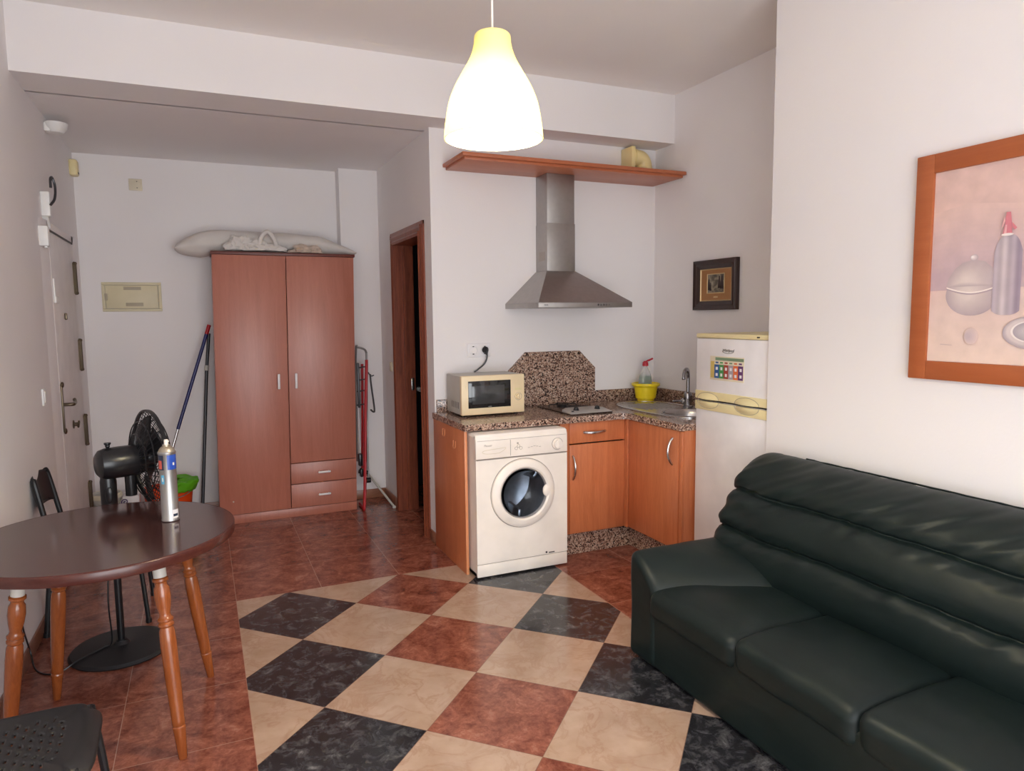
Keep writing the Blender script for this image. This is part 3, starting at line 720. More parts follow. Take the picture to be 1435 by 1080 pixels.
# the back: a shell between the two uprights
def bk_(u, v):
    x = -.158 + .316*u; z = .600 + .175*v - .018*(1-(2*u-1)**2)*(1-v)*0 - .02*((2*u-1)**4)*v
    zz = z + (.030*(1-(2*u-1)**2) if v < .05 else 0)
    y = -.190 - (z-.45)*.16 - .030*(1-(2*u-1)**2)
    return Vector((x, y, zz))
o = MB().grid(bk_, 24, 12).build('backrest', M['chair_black'], ch, 60); s_ = o.modifiers.new('t', 'SOLIDIFY'); s_.thickness = .012; s_.offset = 0
for s in (-1, 1):
    MB().tube([(s*.165, -.235, 0), (s*.163, -.205, .30), (s*.163, -.188, .45), (s*.160, -.215, .62), (s*.152, -.238, .74), (s*.140, -.245, .765)], .0125, 10, 4).cyl((s*.165, -.235, 0), (s*.165, -.233, .02), .015).build('leg', M['black_metal'], ch)
    MB().tube([(s*.190, .205, 0), (s*.178, .185, .25), (s*.168, .165, .432)], .011, 10, 3).cyl((s*.190, .205, 0), (s*.1895, .204, .02), .014).build('leg', M['black_metal'], ch)
MB().tube([(-.163, -.188, .43), (-.168, .165, .430), (.168, .165, .430), (.163, -.188, .43)], .009, 8, 0, True).build('seat_frame', M['black_metal'], ch)
ch.location = (-1.205, .405, 0); ch.rotation_euler = (0, 0, -PI/2)
dup(ch, (-1.185, -1.602, 0), -PI/2 + .03, 'black chair with perforated seat at the near side of the table')

# ------------------------------------------------------------------ pendant lamp
lx, ly, lz = .104, -1.735, 2.020
pl_ = thing('pendant_lamp', 'lit pale yellow bell shaped pendant lamp hanging from the ceiling', 'lamp', (lx, ly, lz))
pf = [(.141, 0), (.1405, .012), (.137, .043), (.127, .097), (.110, .140), (.086, .183), (.064, .222), (.0535, .256), (.0515, .280), (.046, .288)]
pts = catmull([Vector((r, h, 0)) for r, h in pf], 4)
outer = [(p.x, p.y) for p in pts]; inner = [(max(.004, p.x-.004), p.y-.001) for p in reversed(pts[:-1])]
MB().lathe(outer + [(.010, .290), (.010, .286), (.044, .284)] + inner + [outer[0]], (lx, ly, lz), (0, 0, 1), 64).build('shade', M['shade'], pl_)
MB().lathe([(0, .165), (.018, .165), (.020, .185), (.020, .235), (.012, .245), (.012, .295), (0, .30)], (lx, ly, lz), (0, 0, 1), 24).build('socket', M['white'], pl_)
MB().sphere((lx, ly, lz+.125), .030, (1, 1, 1.25)).build('bulb', M['bulb'], pl_)
MB().cyl((lx, ly, lz+.29), (lx, ly, ZC-.02), .0032, .0032, 10).build('cord', M['white'], pl_)
MB().lathe([(0, 0), (.045, 0), (.05, -.03), (.015, -.045), (0, -.045)], (lx, ly, ZC), (0, 0, 1), 32).build('ceiling_cup', M['white'], pl_)

# ------------------------------------------------------------------ kitchen
ZT = .895
def worktop():
    r = .03; y0, x0 = .108, 1.772
    out = [(.672, YK), (.672, y0)]
    # inner corner is rounded off
    for k in range(7):
        a = PI/2 - (PI/2)*k/6 
        out.append((x0-.05+.05*math.cos(a), y0-.05+.05*math.sin(a)))
    out += [(x0, -.43), (x0+.012, -.445), (XR, -.445), (XR, YK)]
    return MB().prism(out, 'z', ZT-.038, ZT)
wt = tag(worktop().build('worktop', M['granite']), 'polished speckled granite L-shaped kitchen worktop', 'worktop')
# sink: oval steel top with a drainer and a round bowl
scx, scy = 2.085, .12
bcx, bcy, br = 2.09, -.115, .165
cut(wt, MB().lathe([(0, -.3), (br+.012, -.3), (br+.012, .05), (0, .05)], (bcx, bcy, ZT), (0, 0, 1), 48))
sp_ = tag(MB().box(.70, XR-.02, YK-.02, YK, ZT, ZT+.082, .002).box(XR-.02, XR, -.445, YK-.02, ZT, ZT+.082, .002).prism([(1.215, ZT+.08), (1.215, 1.145), (1.345, 1.270), (1.766, 1.270), (1.895, 1.145), (1.895, ZT+.08)], 'y', YK-.02, YK).build('backsplash', M['granite']), 'speckled granite backsplash with a chamfered raised panel under the hood', 'backsplash')
pnl = thing('end_panel', 'brown wooden end panel left of the washing machine', 'panel', (.69, .4, 0))
MB().box(.675, .691, .128, YK-.013, 0, ZT-.039, .001).build('board', M['kwood'], pnl)
MB().box(.6748, .6912, .126, .129, 0, ZT-.039, .0005).build('front_edge', M['kwood_light'], pnl)
for y, z in ((.50, .79), (.30, .745)):
    ph = MB(); ph.tube([(.674, y+.02, z+.03), (.670, y+.012, z-.01), (.672, y-.015, z-.012), (.674, y-.02, z+.03)], .003, 6, 4); ph.build('hook', M['kwood_light'], pnl)

def arc_handle(p, L, dirv, out, parent, r=.0075):
    p = Vector(p); dirv = Vector(dirv); out = Vector(out)
    pts = [p + dirv*(L*(t-.5)) + out*(.034*math.sin(PI*t)**.7) for t in [k/12 for k in range(13)]]
    MB().tube(pts, r, 10).build('handle', M['steel_bright'], parent)
c1 = thing('base_cabinet', 'wooden base cabinet with drawer and door right of the washing machine', 'cabinet', (1.55, .4, 0))
MB().box(1.305, 1.325, .152, YK-.02, .14, ZT-.04).box(1.325, 1.776, YK-.04, YK-.022, .14, ZT-.04).box(1.325, 1.776, .152, YK-.022, .14, .16).box(1.305, 1.37, .136, .152, .145, ZT-.041, .001).build('body', M['kwood'], c1)
a = MB().box(1.373, 1.775, .135, .152, .722, ZT-.043, .0025).build('drawer', M['kwood'], c1); arc_handle((1.551, .135, .788), .155, (1, 0, 0), (0, -1, 0), a, .009)
a = MB().box(1.373, 1.775, .135, .152, .147, .714, .0025).build('door', M['kwood'], c1); arc_handle((1.395, .135, .57), .15, (0, 0, 1), (0, -1, 0), a)
c2 = thing('sink_cabinet', 'wooden corner cabinet under the sink with one door', 'cabinet', (2.1, -.15, 0))
MB().box(1.802, XR-.02, -.440, -.422, .14, ZT-.04).box(1.802, XR-.02, -.422, .12, .14, .158).box(1.778, 1.81, .107, .165, .145, ZT-.041, .001).build('body', M['kwood'], c2)
MB().box(1.786, 1.804, -.440, -.412, .145, ZT-.041, .008).build('corner_post', M['kwood'], c2)
a = MB().box(1.785, 1.802, -.408, .105, .150, ZT-.043, .0025).build('door', M['kwood'], c2); arc_handle((1.785, -.355, .725), .155, (0, 0, 1), (-1, 0, 0), a)
tag(MB().box(1.31, 1.842, .172, .187, 0, .138).box(1.842, 1.857, -.438, .187, 0, .138).build('cabinet_plinth', M['granite']), 'speckled granite plinth under the kitchen cabinets', 'plinth')

sk = thing('sink', 'oval stainless steel sink with ribbed drainer beside the fridge', 'sink', (scx, scy, ZT))
def oval(k, n=64):
    out = []
    for q in range(n):
        a = 2*PI*q/n; c, s = math.cos(a), math.sin(a)
        out.append((scx + k*.215*math.copysign(abs(c)**.7, c), scy + k*.425*math.copysign(abs(s)**.7, s)))
    return out
so_ = MB().prism(oval(1.0), 'z', ZT+.0005, ZT+.006, 0)
rim = so_.build('deck', M['steel_bright'], sk)
bpy.context.view_layer.update()
def cut_local(o, mb):
    o0 = ORIGIN[o.name]
    for v in mb.bm.verts: v.co -= o0
    par = o.parent; o.parent = None
    cut(o, mb); o.parent = par
cut_local(rim, MB().lathe([(0, -.3), (br, -.3), (br, .05), (0, .05)], (bcx, bcy, ZT), (0, 0, 1), 48))
MB().lathe([(br+.010, .008), (br+.002, .009), (br-.006, .002), (br-.012, -.02), (br-.02, -.11), (br-.05, -.135), (.03, -.142), (0, -.142)], (bcx, bcy, ZT), (0, 0, 1), 48).build('bowl', M['steel_bright'], sk)
MB().lathe([(0, -.138), (.03, -.138), (.033, -.141)], (bcx, bcy, ZT), (0, 0, 1), 24).build('drain', M['dark_line'], sk)
MB().cyl((bcx-.10, bcy+.115, ZT-.035), (bcx-.115, bcy+.128, ZT-.033), .012).build('overflow', M['dark_line'], sk)
dr_ = MB()
for k in range(8):
    x = scx-.13+.037*k; dr_.tube([(x, .135, ZT+.0065), (x, .43-.02*abs(k-3.5), ZT+.0065)], .0042, 6)
MB.build(dr_, 'drainer_ribs', M['steel'], sk)
MB().tube([(v[0], v[1], ZT+.005) for v in oval(.985)], .004, 6, 0, True).build('rim', M['steel_bright'], sk)
fc = thing('faucet', 'dark chrome swan neck faucet behind the sink bowl', 'faucet', (2.275, .135, ZT))
fxx, fyy = 2.275, .135
MB().lathe([(0, 0), (.033, 0), (.035, .006), (.030, .012), (.028, .05), (.030, .075), (.026, .092), (.016, .10), (0, .10)], (fxx, fyy, ZT+.006), (0, 0, 1), 28).build('body', M['chrome'], fc)
MB().tube([(fxx, fyy, ZT+.09), (fxx, fyy, ZT+.16), (fxx-.002, fyy-.002, ZT+.215), (fxx-.02, fyy-.020, ZT+.250), (fxx-.05, fyy-.045, ZT+.262), (fxx-.085, fyy-.070, ZT+.250), (fxx-.10, fyy-.082, ZT+.215), (fxx-.10, fyy-.083, ZT+.20)], .0125, 14, 6).build('spout', M['chrome'], fc)
MB().obox(Vector((fxx-.055, fyy+.035, ZT+.045)), .075, .018, .012, Matrix.Rotation(-.35, 3, 'Z'), .004).sphere((fxx-.025, fyy+.012, ZT+.045), .02).build('lever', M['chrome'], fc)

hb = thing('hob', 'small two burner gas hob with steel control strip', 'hob', (1.54, .4, ZT))
hx0, hx1, hy0, hy1 = 1.395, 1.700, .158, .640
MB().box(hx0, hx1, hy0, hy1, ZT+.0005, ZT+.010, .003).build('plate', M['hob_plate'], hb)
MB().prism([(hx0+.002, hy0+.002), (hx1-.002, hy0+.002), (hx1-.002, hy0+.12), (hx1-.05, hy0+.165), (hx0+.05, hy0+.165), (hx0+.002, hy0+.12)], 'z', ZT+.009, ZT+.0125, .001).shift(lambda v: Vector((v.x, v.y, v.z + (.10*(v.y-hy0) if v.z > ZT+.0105 else 0)))).build('control_strip', M['hob_strip'], hb)
for x in (1.480, 1.635):
    k = MB().lathe([(0, 0), (.019, 0), (.019, .004), (.016, .008), (.014, .018), (0, .019)], (x, hy0+.085, ZT+.019), (0, 0, 1), 24).box(x-.004, x+.004, hy0+.068, hy0+.102, ZT+.026, ZT+.042, .003).build('knob', M['black'], hb)
MB().cyl((1.435, hy0+.05, ZT+.012), (1.435, hy0+.05, ZT+.022), .008).build('ignition_button', M['black'], hb)
for y in (.385, .555):
    b = MB().lathe([(0, 0), (.040, 0), (.040, .004), (.032, .006), (.032, .009), (0, .010)], (1.5475, y, ZT+.010), (0, 0, 1), 28).build('burner', M['black_matt'], hb)
    g_ = MB().tube([(1.5475+.05*math.cos(2*PI*k/24), y+.05*math.sin(2*PI*k/24), ZT+.022) for k in range(24)], .003, 6, 0, True)
    for dx, dy in ((1, 0), (-1, 0), (0, 1), (0, -1)):
        g_.tube([(1.5475+dx*.035, y+dy*.035, ZT+.022), (1.5475+dx*.10, y+dy*.078, ZT+.022), (1.5475+dx*.105, y+dy*.080, ZT+.010)], .003, 6)
    g_.build('pot_support', M['black_matt'], b)

# washing machine
wm = thing('washing_machine', 'white front loading washing machine under the worktop', 'washing machine', (1.0, .3, 0))
ax0, ax1, ayf, ayb = .704, 1.292, .022, .56
ZW = .848
body = MB().box(ax0+.002, ax0+.012, ayf+.018, ayb, .012, ZW-.012).box(ax1-.012, ax1-.002, ayf+.018, ayb, .012, ZW-.012).box(ax0+.002, ax1-.002, ayb-.01, ayb, .012, ZW-.012).box(ax0+.002, ax1-.002, ayf+.018, ayb, .012, .03).box(ax0, ax1, ayf+.004, ayb, ZW-.030, ZW, .012)
bo = body.build('cabinet', M['washer'], wm)
pc = (.998, ayf, .484)
def plate_with_hole(x0, x1, z0, z1, c, r, y, dep):
    corners = [(x1, z1), (x0, z1), (x0, z0), (x1, z0)]
    an = sorted([2*PI*k/64 for k in range(64)] + [math.atan2(b_-c[1], a_-c[0]) % (2*PI) for a_, b_ in corners])
    b = bmesh.new(); I_, O_, B_, D_ = [], [], [], []
    for a in an:
        ca, sa = math.cos(a), math.sin(a)
        t = min([((x1 if ca > 0 else x0)-c[0])/ca if abs(ca) > 1e-9 else 9, ((z1 if sa > 0 else z0)-c[1])/sa if abs(sa) > 1e-9 else 9])
        I_.append(b.verts.new((c[0]+r*ca, y, c[1]+r*sa))); O_.append(b.verts.new((c[0]+t*ca, y, c[1]+t*sa)))
        B_.append(b.verts.new((c[0]+r*ca, y+dep, c[1]+r*sa))); D_.append(b.verts.new((c[0]+t*ca, y+dep, c[1]+t*sa)))
    n = len(an)
    for k in range(n):
        k2 = (k+1) % n
        b.faces.new((I_[k], O_[k], O_[k2], I_[k2])); b.faces.new((I_[k], I_[k2], B_[k2], B_[k])); b.faces.new((O_[k], D_[k], D_[k2], O_[k2])); b.faces.new((B_[k], B_[k2], D_[k2], D_[k]))
    bmesh.ops.recalc_face_normals(b, faces=b.faces[:])
    return MB()._merge(b)
plate_with_hole(ax0, ax1, .088, .700, (pc[0], pc[2]), .160, ayf, .02).build('front_plate', M['washer'], wm)
MB().box(ax0, ax1, ayf, ayf+.02, .010, .083, .004).build('kick_plate', M['washer'], wm)
MB().box(ax0+.003, ax1-.003, ayf+.006, ayf+.02, .080, .092).build('kick_gap', M['grey_line'], wm)
MB().cyl((1.150, ayf+.004, .100), (1.150, ayf-.002, .100), .006).box(1.165, 1.205, ayf-.001, ayf+.004, .093, .099).build('lower_latch', M['dark_line'], wm)
pa = MB().prism([(ayf+.03, ZW-.002), (ayf+.006, ZW-.010), (ayf-.002, ZW-.032), (ayf-.004, .706), (ayf+.03, .702)], 'x', ax0, ax1, .002).build('control_panel', M['washer'], wm)
MB().box(ax0+.004, ax1-.004, ayf-.001, ayf+.01, .6975, .703).build('panel_seam', M['grey_line'], pa)
MB().box(.9175, .9195, ayf-.0055, ayf, .712, .806).box(ax0+.008, ax1-.008, ayf-.0035, ayf, .8095, .8112).build('drawer_seam', M['grey_line'], pa)
dd_ = MB()
for k in range(3):
    pass
dd_.tube([(.745, ayf-.0035, .742), (.775, ayf-.0035, .734), (.84, ayf-.0035, .734), (.87, ayf-.0035, .745), (.89, ayf-.0035, .762), (.845, ayf-.0035, .760), (.79, ayf-.0035, .757), (.75, ayf-.0035, .752)], .0012, 6, 4, True)
dd_.build('detergent_drawer_outline', M['cream_pale'], pa)
MF = lambda x, y, z: Matrix.Translation((x, y, z)) @ Matrix.Rotation(PI/2, 4, 'X')
MB().text('Fleuser', .017, MF(.778, ayf-.0045, .782), .0006, .15).build('logo', M['washer_grey'], pa)
MB().cyl((.965, ayf-.002, .782), (.965, ayf-.006, .782), .005).build('indicator', M['grey_line'], pa)
for x, z in ((.955, .752), (.985, .752), (.97, .765)):
    MB().lathe([(.0075, 0), (.0095, 0), (.0095, .001), (.0075, .001), (.0075, 0)], (x, ayf-.003, z), (0, -1, 0), 20).build('symbol', M['grey_line'], pa)
for k in range(5): MB().box(1.03+.018*k, 1.043+.018*k, ayf-.0055, ayf-.003, .756-.004*abs(k-2)*.8, .7575-.004*abs(k-2)*.8).build('symbol', M['grey_line'], pa)
kn = MB().lathe([(0, 0), (.033, 0), (.033, .004), (.030, .007), (.028, .007), (.026, .022), (0, .024)], (1.225, ayf-.004, .757), (0, -1, 0), 36).build('knob', M['washer'], pa)
MB().box(1.220, 1.230, ayf-.036, ayf-.026, .735, .780, .003).build('knob_grip', M['washer'], kn)
MB().lathe([(.0345, 0), (.0365, 0), (.0365, .001), (.0345, .001), (.0345, 0)], (1.225, ayf-.0035, .757), (0, -1, 0), 40).build('knob_ring', M['grey_line'], kn)
dor = MB().lathe([(.145, .004), (.150, .020), (.160, .027), (.185, .024), (.202, .012), (.204, 0), (.204, -.002), (.145, -.002), (.145, .004)], pc, (0, -1, 0), 64).build('door_ring', M['washer'], wm)
MB().lathe([(.204, -.001), (.2075, -.001), (.2075, .002), (.204, .002), (.204, -.001)], pc, (0, -1, 0), 64).build('door_gap', M['grey_line'], dor)
MB().lathe([(0, -.075), (.07, -.070), (.115, -.045), (.140, -.005), (.149, .012), (.152, .016), (.149, .020), (.142, .014), (.10, -.03), (.06, -.055), (0, -.062)], pc, (0, -1, 0), 56).build('door_glass', M['door_glass'], dor)
MB().sphere((pc[0]+.150, ayf-.016, pc[2]+.002), .030, (.95, .45, 1.25)).build('door_grip', M['washer'], dor)
dm = MB().lathe([(.159, -.015), (.159, -.05), (.175, -.06), (.175, -.28), (.12, -.30), (0, -.30)], pc, (0, -1, 0), 48)
dm = dm.build('drum', M['drum'], wm)
for k in range(3):
    fn = MB(); a = 2*PI*k/3+.6; c_ = Vector((pc[0]+.15*math.cos(a), .19, pc[2]+.15*math.sin(a)))
    fn.obox(c_, .06, .2, .028, Matrix.Rotation(-(a+PI/2)+PI/2, 3, 'Y'), .01); fn.build('drum_paddle', M['drum'], dm)

# microwave
mw = thing('microwave', 'cream microwave oven with black window on the worktop', 'microwave', (.97, .53, ZT))
mx0, mx1, myf, myb, mz0, mz1 = .758, 1.186, .392, .688, .907, 1.152
MB().box(mx0+.004, mx1-.004, myf+.03, myb, mz0, mz1-.002, .006).build('case', M['bin'], mw)
MB().box(mx0, mx1, myf, myf+.034, mz0, mz1, .006).build('front_panel', M['cream'], mw)
dw = MB().box(.802, 1.088, myf-.004, myf+.002, .950, 1.119, .002).build('door_window', M['dark_glass'], mw)
MB().box(.826, 1.046, myf-.0052, myf-.003, .974, 1.090, .001).build('window_mesh', M['mesh_glass'], dw)
MB().text('ocean', .010, MF(.945, myf-.0055, .958)).build('logo', M['bin'], dw)
for z, r in ((1.010, .019), (1.082, .0)):
    if r: 
        k_ = MB().lathe([(0, 0), (r, 0), (r, .003), (r*.86, .005), (r*.8, .016), (0, .018)], (1.142, myf, z), (0, -1, 0), 28).box(1.139, 1.145, myf-.026, myf-.015, z-.016, z+.016, .002).build('knob', M['cream'], mw)
        MB().lathe([(r+.004, 0), (r+.0055, 0), (r+.0055, .001), (r+.004, .001), (r+.004, 0)], (1.142, myf-.0005, z), (0, -1, 0), 32).build('dial_ring', M['grey_line'], k_)
mkk = MB()
for k in range(3): mkk.box(1.118, 1.168-.012*(k % 2), myf-.001, myf+.001, 1.070+.012*k, 1.0715+.012*k)
mkk.box(1.118, 1.160, myf-.001, myf+.001, .958, .9595).box(1.118, 1.166, myf-.001, myf+.001, 1.050, 1.064)
mkk.box(.783, .786, myf-.001, myf+.001, 1.075, 1.10)
mkk.build('print', M['cream_yellow'], mw)
for k in range(5): MB().box(mx0+.0035, mx0+.006, .458+.030*k, .466+.030*k, .945, .985).build('vent_slot', M['dark_line'], mw)
for x in (.80, 1.145):
    for y in (.45, .65): MB().lathe([(0, 0), (.014, 0), (.016, .014), (0, .014)], (x, y, ZT), (0, 0, 1), 16).build('foot', M['black'], mw)
MB().tube([(1.045, YK-.035, 1.290), (1.050, YK-.04, 1.265), (1.047, YK-.037, 1.235), (1.03, YK-.03, 1.20), (.985, YK-.026, 1.165), (.965, YK-.020, 1.145), (.97, YK-.018, 1.08)], .0055, 8, 6).build('cord', M['black'], mw)
MB().lathe([(0, 0), (.022, 0), (.023, .010), (.016, .022), (.010, .030), (0, .032)], (1.045, YK-.014, 1.296), (0, -1, -.15), 24).sphere((1.048, YK-.034, 1.282), .013, (.8, 1, 1.6)).build('plug', M['black'], mw)

# cooker hood, shelf and vent pipe
hd_ = thing('cooker_hood', 'stainless steel chimney cooker hood on the kitchen wall', 'cooker hood', (1.54, YK, 1.567))
hx0, hx1, hyf = 1.203, 1.882, .215
c0, c1_, cyf, czt = 1.437, 1.648, .555, 1.815
can = MB()
b = bmesh.new()
lo = [(hx0, YK), (hx0, hyf), (hx1, hyf), (hx1, YK)]; up = [(c0-.004, YK), (c0-.004, cyf), (c1_+.004, cyf), (c1_+.004, YK)]
V0 = [b.verts.new((*p, 1.600)) for p in lo]; V1 = [b.verts.new((*p, czt)) for p in up]
for k in range(4): b.faces.new((V0[k], V0[(k+1) % 4], V1[(k+1) % 4], V1[k]))
b.faces.new(V1); b.faces.new(V0[::-1]); bmesh.ops.recalc_face_normals(b, faces=b.faces[:])
can._merge(b); can.build('canopy', M['steel'], hd_, 20)
MB().box(hx0, hx1, hyf, YK, 1.568, 1.600, .002).build('rim', M['steel'], hd_)
MB().box(c0, c1_, cyf, YK, czt, 2.13, .002).build('lower_duct', M['steel'], hd_)
MB().box(c0+.003, c1_-.003, cyf+.003, YK, 2.12, 2.452, .002).build('upper_duct', M['steel'], hd_)
MB().box(c0-.001, c0+.001, .585, .675, 1.885, 1.945).build('duct_grille', M['grey_line'], hd_)
MB().text('cata', .018, MF(1.255, hyf-.001, 1.585)).build('logo', M['dark_line'], hd_)
for k in range(5): MB().cyl((1.625+.02*k, hyf+.002, 1.584), (1.625+.02*k, hyf-.004, 1.584), .006 if k < 4 else .004).build('button', M['chrome'], hd_)
sf = thing('wall_shelf', 'wooden shelf with stepped edge above the cooker hood', 'shelf', (1.6, YK, 2.45))
MB().box(.776, 2.408, .350, YK, 2.468, 2.492, .006, 3).build('board', M['shelf'], sf)
MB().box(.796, 2.396, .374, YK, 2.452, 2.472, .004).build('moulding', M['shelf'], sf)
vp = thing('vent_pipe', 'cream vent pipe elbow on top of the wall shelf', 'pipe', (2.24, .66, 2.492))
MB().box(2.118, 2.150, .585, .722, 2.493, 2.690, .004).build('flange', M['pipe'], vp)
MB().tube([(2.262, .650, 2.493), (2.262, .650, 2.560), (2.255, .650, 2.595), (2.235, .650, 2.618), (2.20, .650, 2.626), (2.14, .650, 2.626)], .058, 28, 6).build('elbow', M['pipe'], vp)
MB().lathe([(.058, 0), (.062, .002), (.062, .016), (.058, .018)], (2.262, .650, 2.545), (0, 0, 1), 28).build('collar', M['pipe'], vp)
MB().lathe([(.058, 0), (.063, .002), (.063, .014), (.058, .016)], (2.165, .650, 2.626), (1, 0, 0), 28).build('collar', M['pipe'], vp)

# yellow pot with the dish soap
yb = tag(MB().lathe([(0, .002), (.056, 0), (.060, .004), (.060, .018), (.072, .022), (.084, .105), (.098, .110), (.102, .118), (.100, .130), (.092, .132), (.088, .128), (.080, .110), (.068, .028), (0, .028)], (2.245, .578, ZT), (0, 0, 1), 44).build('plant_pot', M['yellow']), 'bright yellow plastic pot in the worktop corner', 'pot')
ds = thing('dish_soap', 'clear dish soap bottle with red cap in the yellow pot', 'bottle', (2.24, .578, ZT+.028))
bz = ZT+.0285
MB().lathe([(0, 0), (.050, 0), (.054, .006), (.054, .115), (.050, .145), (.040, .175), (.024, .205), (.017, .215), (.017, .228), (0, .228)], (2.24, .578, bz), (0, 0, 1), 32, 1, .65).build('bottle', M['clear'], ds)
MB().lathe([(0, .004), (.046, .004), (.0505, .010), (.0505, .118), (.047, .150), (.045, .156), (0, .156)], (2.24, .578, bz), (0, 0, 1), 32, 1, .65).build('liquid', M['soap'], ds)
MB().lathe([(0, .226), (.021, .226), (.022, .232), (.020, .252), (.010, .262), (0, .262)], (2.24, .578, bz), (0, 0, 1), 24).obox(Vector((2.275, .565, bz+.272)), .042, .014, .012, Matrix.Rotation(-.35, 3, 'Y'), .004).cyl((2.24, .578, bz+.255), (2.262, .570, bz+.268), .006).build('cap', M['soap_red'], ds)

# fridge
fg = thing('fridge', 'white fridge freezer with yellowed top and handle band', 'fridge', (2.13, -.73, 0))
fx0, fy0, fy1 = 1.866, -.455, -1.006
MB().box(fx0+.05, XR-.02, fy1+.002, fy0-.002, .03, 1.384, .006).build('body', M['fridge'], fg)
fd = MB().box(fx0, fx0+.052, fy1, fy0, 1.046, 1.385, .008).build('freezer_door', M['fridge'], fg)
fd2 = MB().box(fx0, fx0+.052, fy1, fy0, .06, 1.036, .008).build('fridge_door', M['fridge'], fg)
MB().box(fx0-.002, XR-.02, fy1-.001, fy0+.001, 1.386, 1.411, .005).build('top_cap', M['cream_yellow'], fg)
MB().box(fx0-.003, fx0, -.945, -.925, 1.394, 1.401).build('top_badge', M['dark_line'], fg)
MB().box(fx0+.02, fx0+.05, fy1+.003, fy0-.003, 1.034, 1.048).build('door_gap', M['dark_line'], fg)
MB().box(fx0-.006, fx0+.004, fy1+.001, fy0-.001, 1.047, 1.092, .003).build('handle_band', M['cream_yellow'], fd)
MB().box(fx0-.006, fx0+.004, fy1+.001, fy0-.001, .986, 1.035, .003).build('handle_band', M['cream_yellow'], fd2)
for yc in (-.565, -.865):
    def hg(u, v, yc=yc, s=1):
        a = PI*u; k = 1-v; return Vector((fx0-.006-.018*math.sin(v*PI/2), yc+.085*math.cos(a)*k, 1.0475+s*.036*math.sin(a)*k))
    MB().grid(hg, 24, 6).build('grip', M['cream_yellow'], fd)
    MB().grid(lambda u, v, yc=yc: hg(u, v, yc, -1) - Vector((0, 0, .012)), 24, 6).build('grip', M['cream_yellow'], fd2)
    for s, par in ((1, fd), (-1, fd2)):
        MB().tube([(fx0-.0065, yc+.088*math.cos(PI*k/16), (1.0475 if s > 0 else 1.0355)+s*.038*math.sin(PI*k/16)) for k in range(17)], .0016, 6).build('grip_edge', M['fuse_d'], par)
for y in (fy0-.05, fy1+.05):
    for x in (fx0+.08, XR-.08): MB().cyl((x, y, 0), (x, y, .035), .018).build('foot', M['black'], fg)
MX = lambda x, y, z: Matrix.Translation((x, y, z)) @ Matrix.Rotation(-PI/2, 4, 'Z') @ Matrix.Rotation(PI/2, 4, 'X')
MB().text('Whirlpool', .0215, MX(fx0-.001, -.714, 1.323), .0008, .3).tube([(fx0-.001, -.714+.044*math.cos(2*PI*k/24), 1.320+.012*math.sin(2*PI*k/24)) for k in range(13, 25)], .0012, 5).build('logo', M['dark_line'], fd)
cal = thing('fridge_magnet', 'colourful table sheet stuck on the fridge door', 'magnet', (fx0, -.706, 1.16))
MB().box(fx0-.002, fx0-.0002, -.838, -.575, 1.160, 1.290, .0005).build('sheet', M['paper'], cal)
cols = [(.60, .44, .13), (.03, .10, .28), (.07, .30, .08), (.36, .05, .03), (.40, .36, .40), (.75, .17, .05), (.13, .04, .16)]
mats = [simple('print_%s' % n_, c_, .6) for n_, c_ in zip(('ochre', 'blue', 'green', 'brick', 'grey', 'orange', 'plum'), cols)] + [simple('print_dull_green', (.20, .30, .18), .6), M['fridge']]
pr2 = MB(); y = -.580
wd_ = (.030, .038, .036, .036, .037, .037, .037)
for k, w_ in enumerate(wd_):
    top = 1.262 if k == 0 else 1.245
    pr2.mat(k).box(fx0-.0028, fx0-.0018, y-w_, y-.001, 1.171, top)
    if k:
        for q in range(2): pr2.mat(8).box(fx0-.0032, fx0-.0026, y-w_+.009, y-.012, 1.182+.034*q, 1.198+.034*q)
    y -= w_
pr2.mat(7).box(fx0-.0028, fx0-.0018, -.835, -.618, 1.268, 1.284)
for k in range(6): pr2.mat((1, 2, 3, 7, 5, 6)[k]).box(fx0-.0028, fx0-.0018, -.620-.036*k-.022, -.620-.036*k, 1.252, 1.260)
pr2.build('print', mats, cal)

# ------------------------------------------------------------------ pictures
sp2 = thing('framed_picture', 'small dark framed landscape picture above the sink', 'picture', (XR, .02, 1.54))
y0, y1, z0, z1 = .240, -.180, 1.545, 1.872
fr = MB()
t_ = .058
def frame(mb, X, y0, y1, z0, z1, t, d_, out=-1):
    """mitred frame on a wall facing -X: y0 is the left side seen from the room"""
    P_ = [(y0, z0), (y1, z0), (y1, z1), (y0, z1)]
    s_ = 1 if y0 > y1 else -1
    I = [(y0-s_*t, z0+t), (y1+s_*t, z0+t), (y1+s_*t, z1-t), (y0-s_*t, z1-t)]
    b = bmesh.new()
    prof_ = [(0, 0), (0, d_*.85), (.12, d_), (.45, d_*.78), (.6, d_*.85), (.85, d_*.55), (1, d_*.45), (1, 0)]
    rings = []
    for f, h in prof_:
        rings.append([b.verts.new((X-h, P_[k][0]+(I[k][0]-P_[k][0])*f, P_[k][1]+(I[k][1]-P_[k][1])*f)) for k in range(4)])
    for A, B in zip(rings, rings[1:]):
        for k in range(4): b.faces.new((A[k], A[(k+1) % 4], B[(k+1) % 4], B[k]))
    bmesh.ops.recalc_face_normals(b, faces=b.faces[:])
    mb._merge(b); return I
I = frame(fr, XR-.002, y0, y1, z0, z1, t_, .032); fr.build('frame', M['frame_dark'], sp2, 15)
g_ = MB(); frame(g_, XR-.004, y0-t_, y1+t_, z0+t_, z1-t_, .008, .012); g_.build('gilt_slip', M['gold'], sp2)
mo = MB().box(XR-.010, XR-.004, y0-t_-.002, y1+t_+.002, z0+t_+.002, z1-t_-.002).build('mount', M['tan'], sp2)
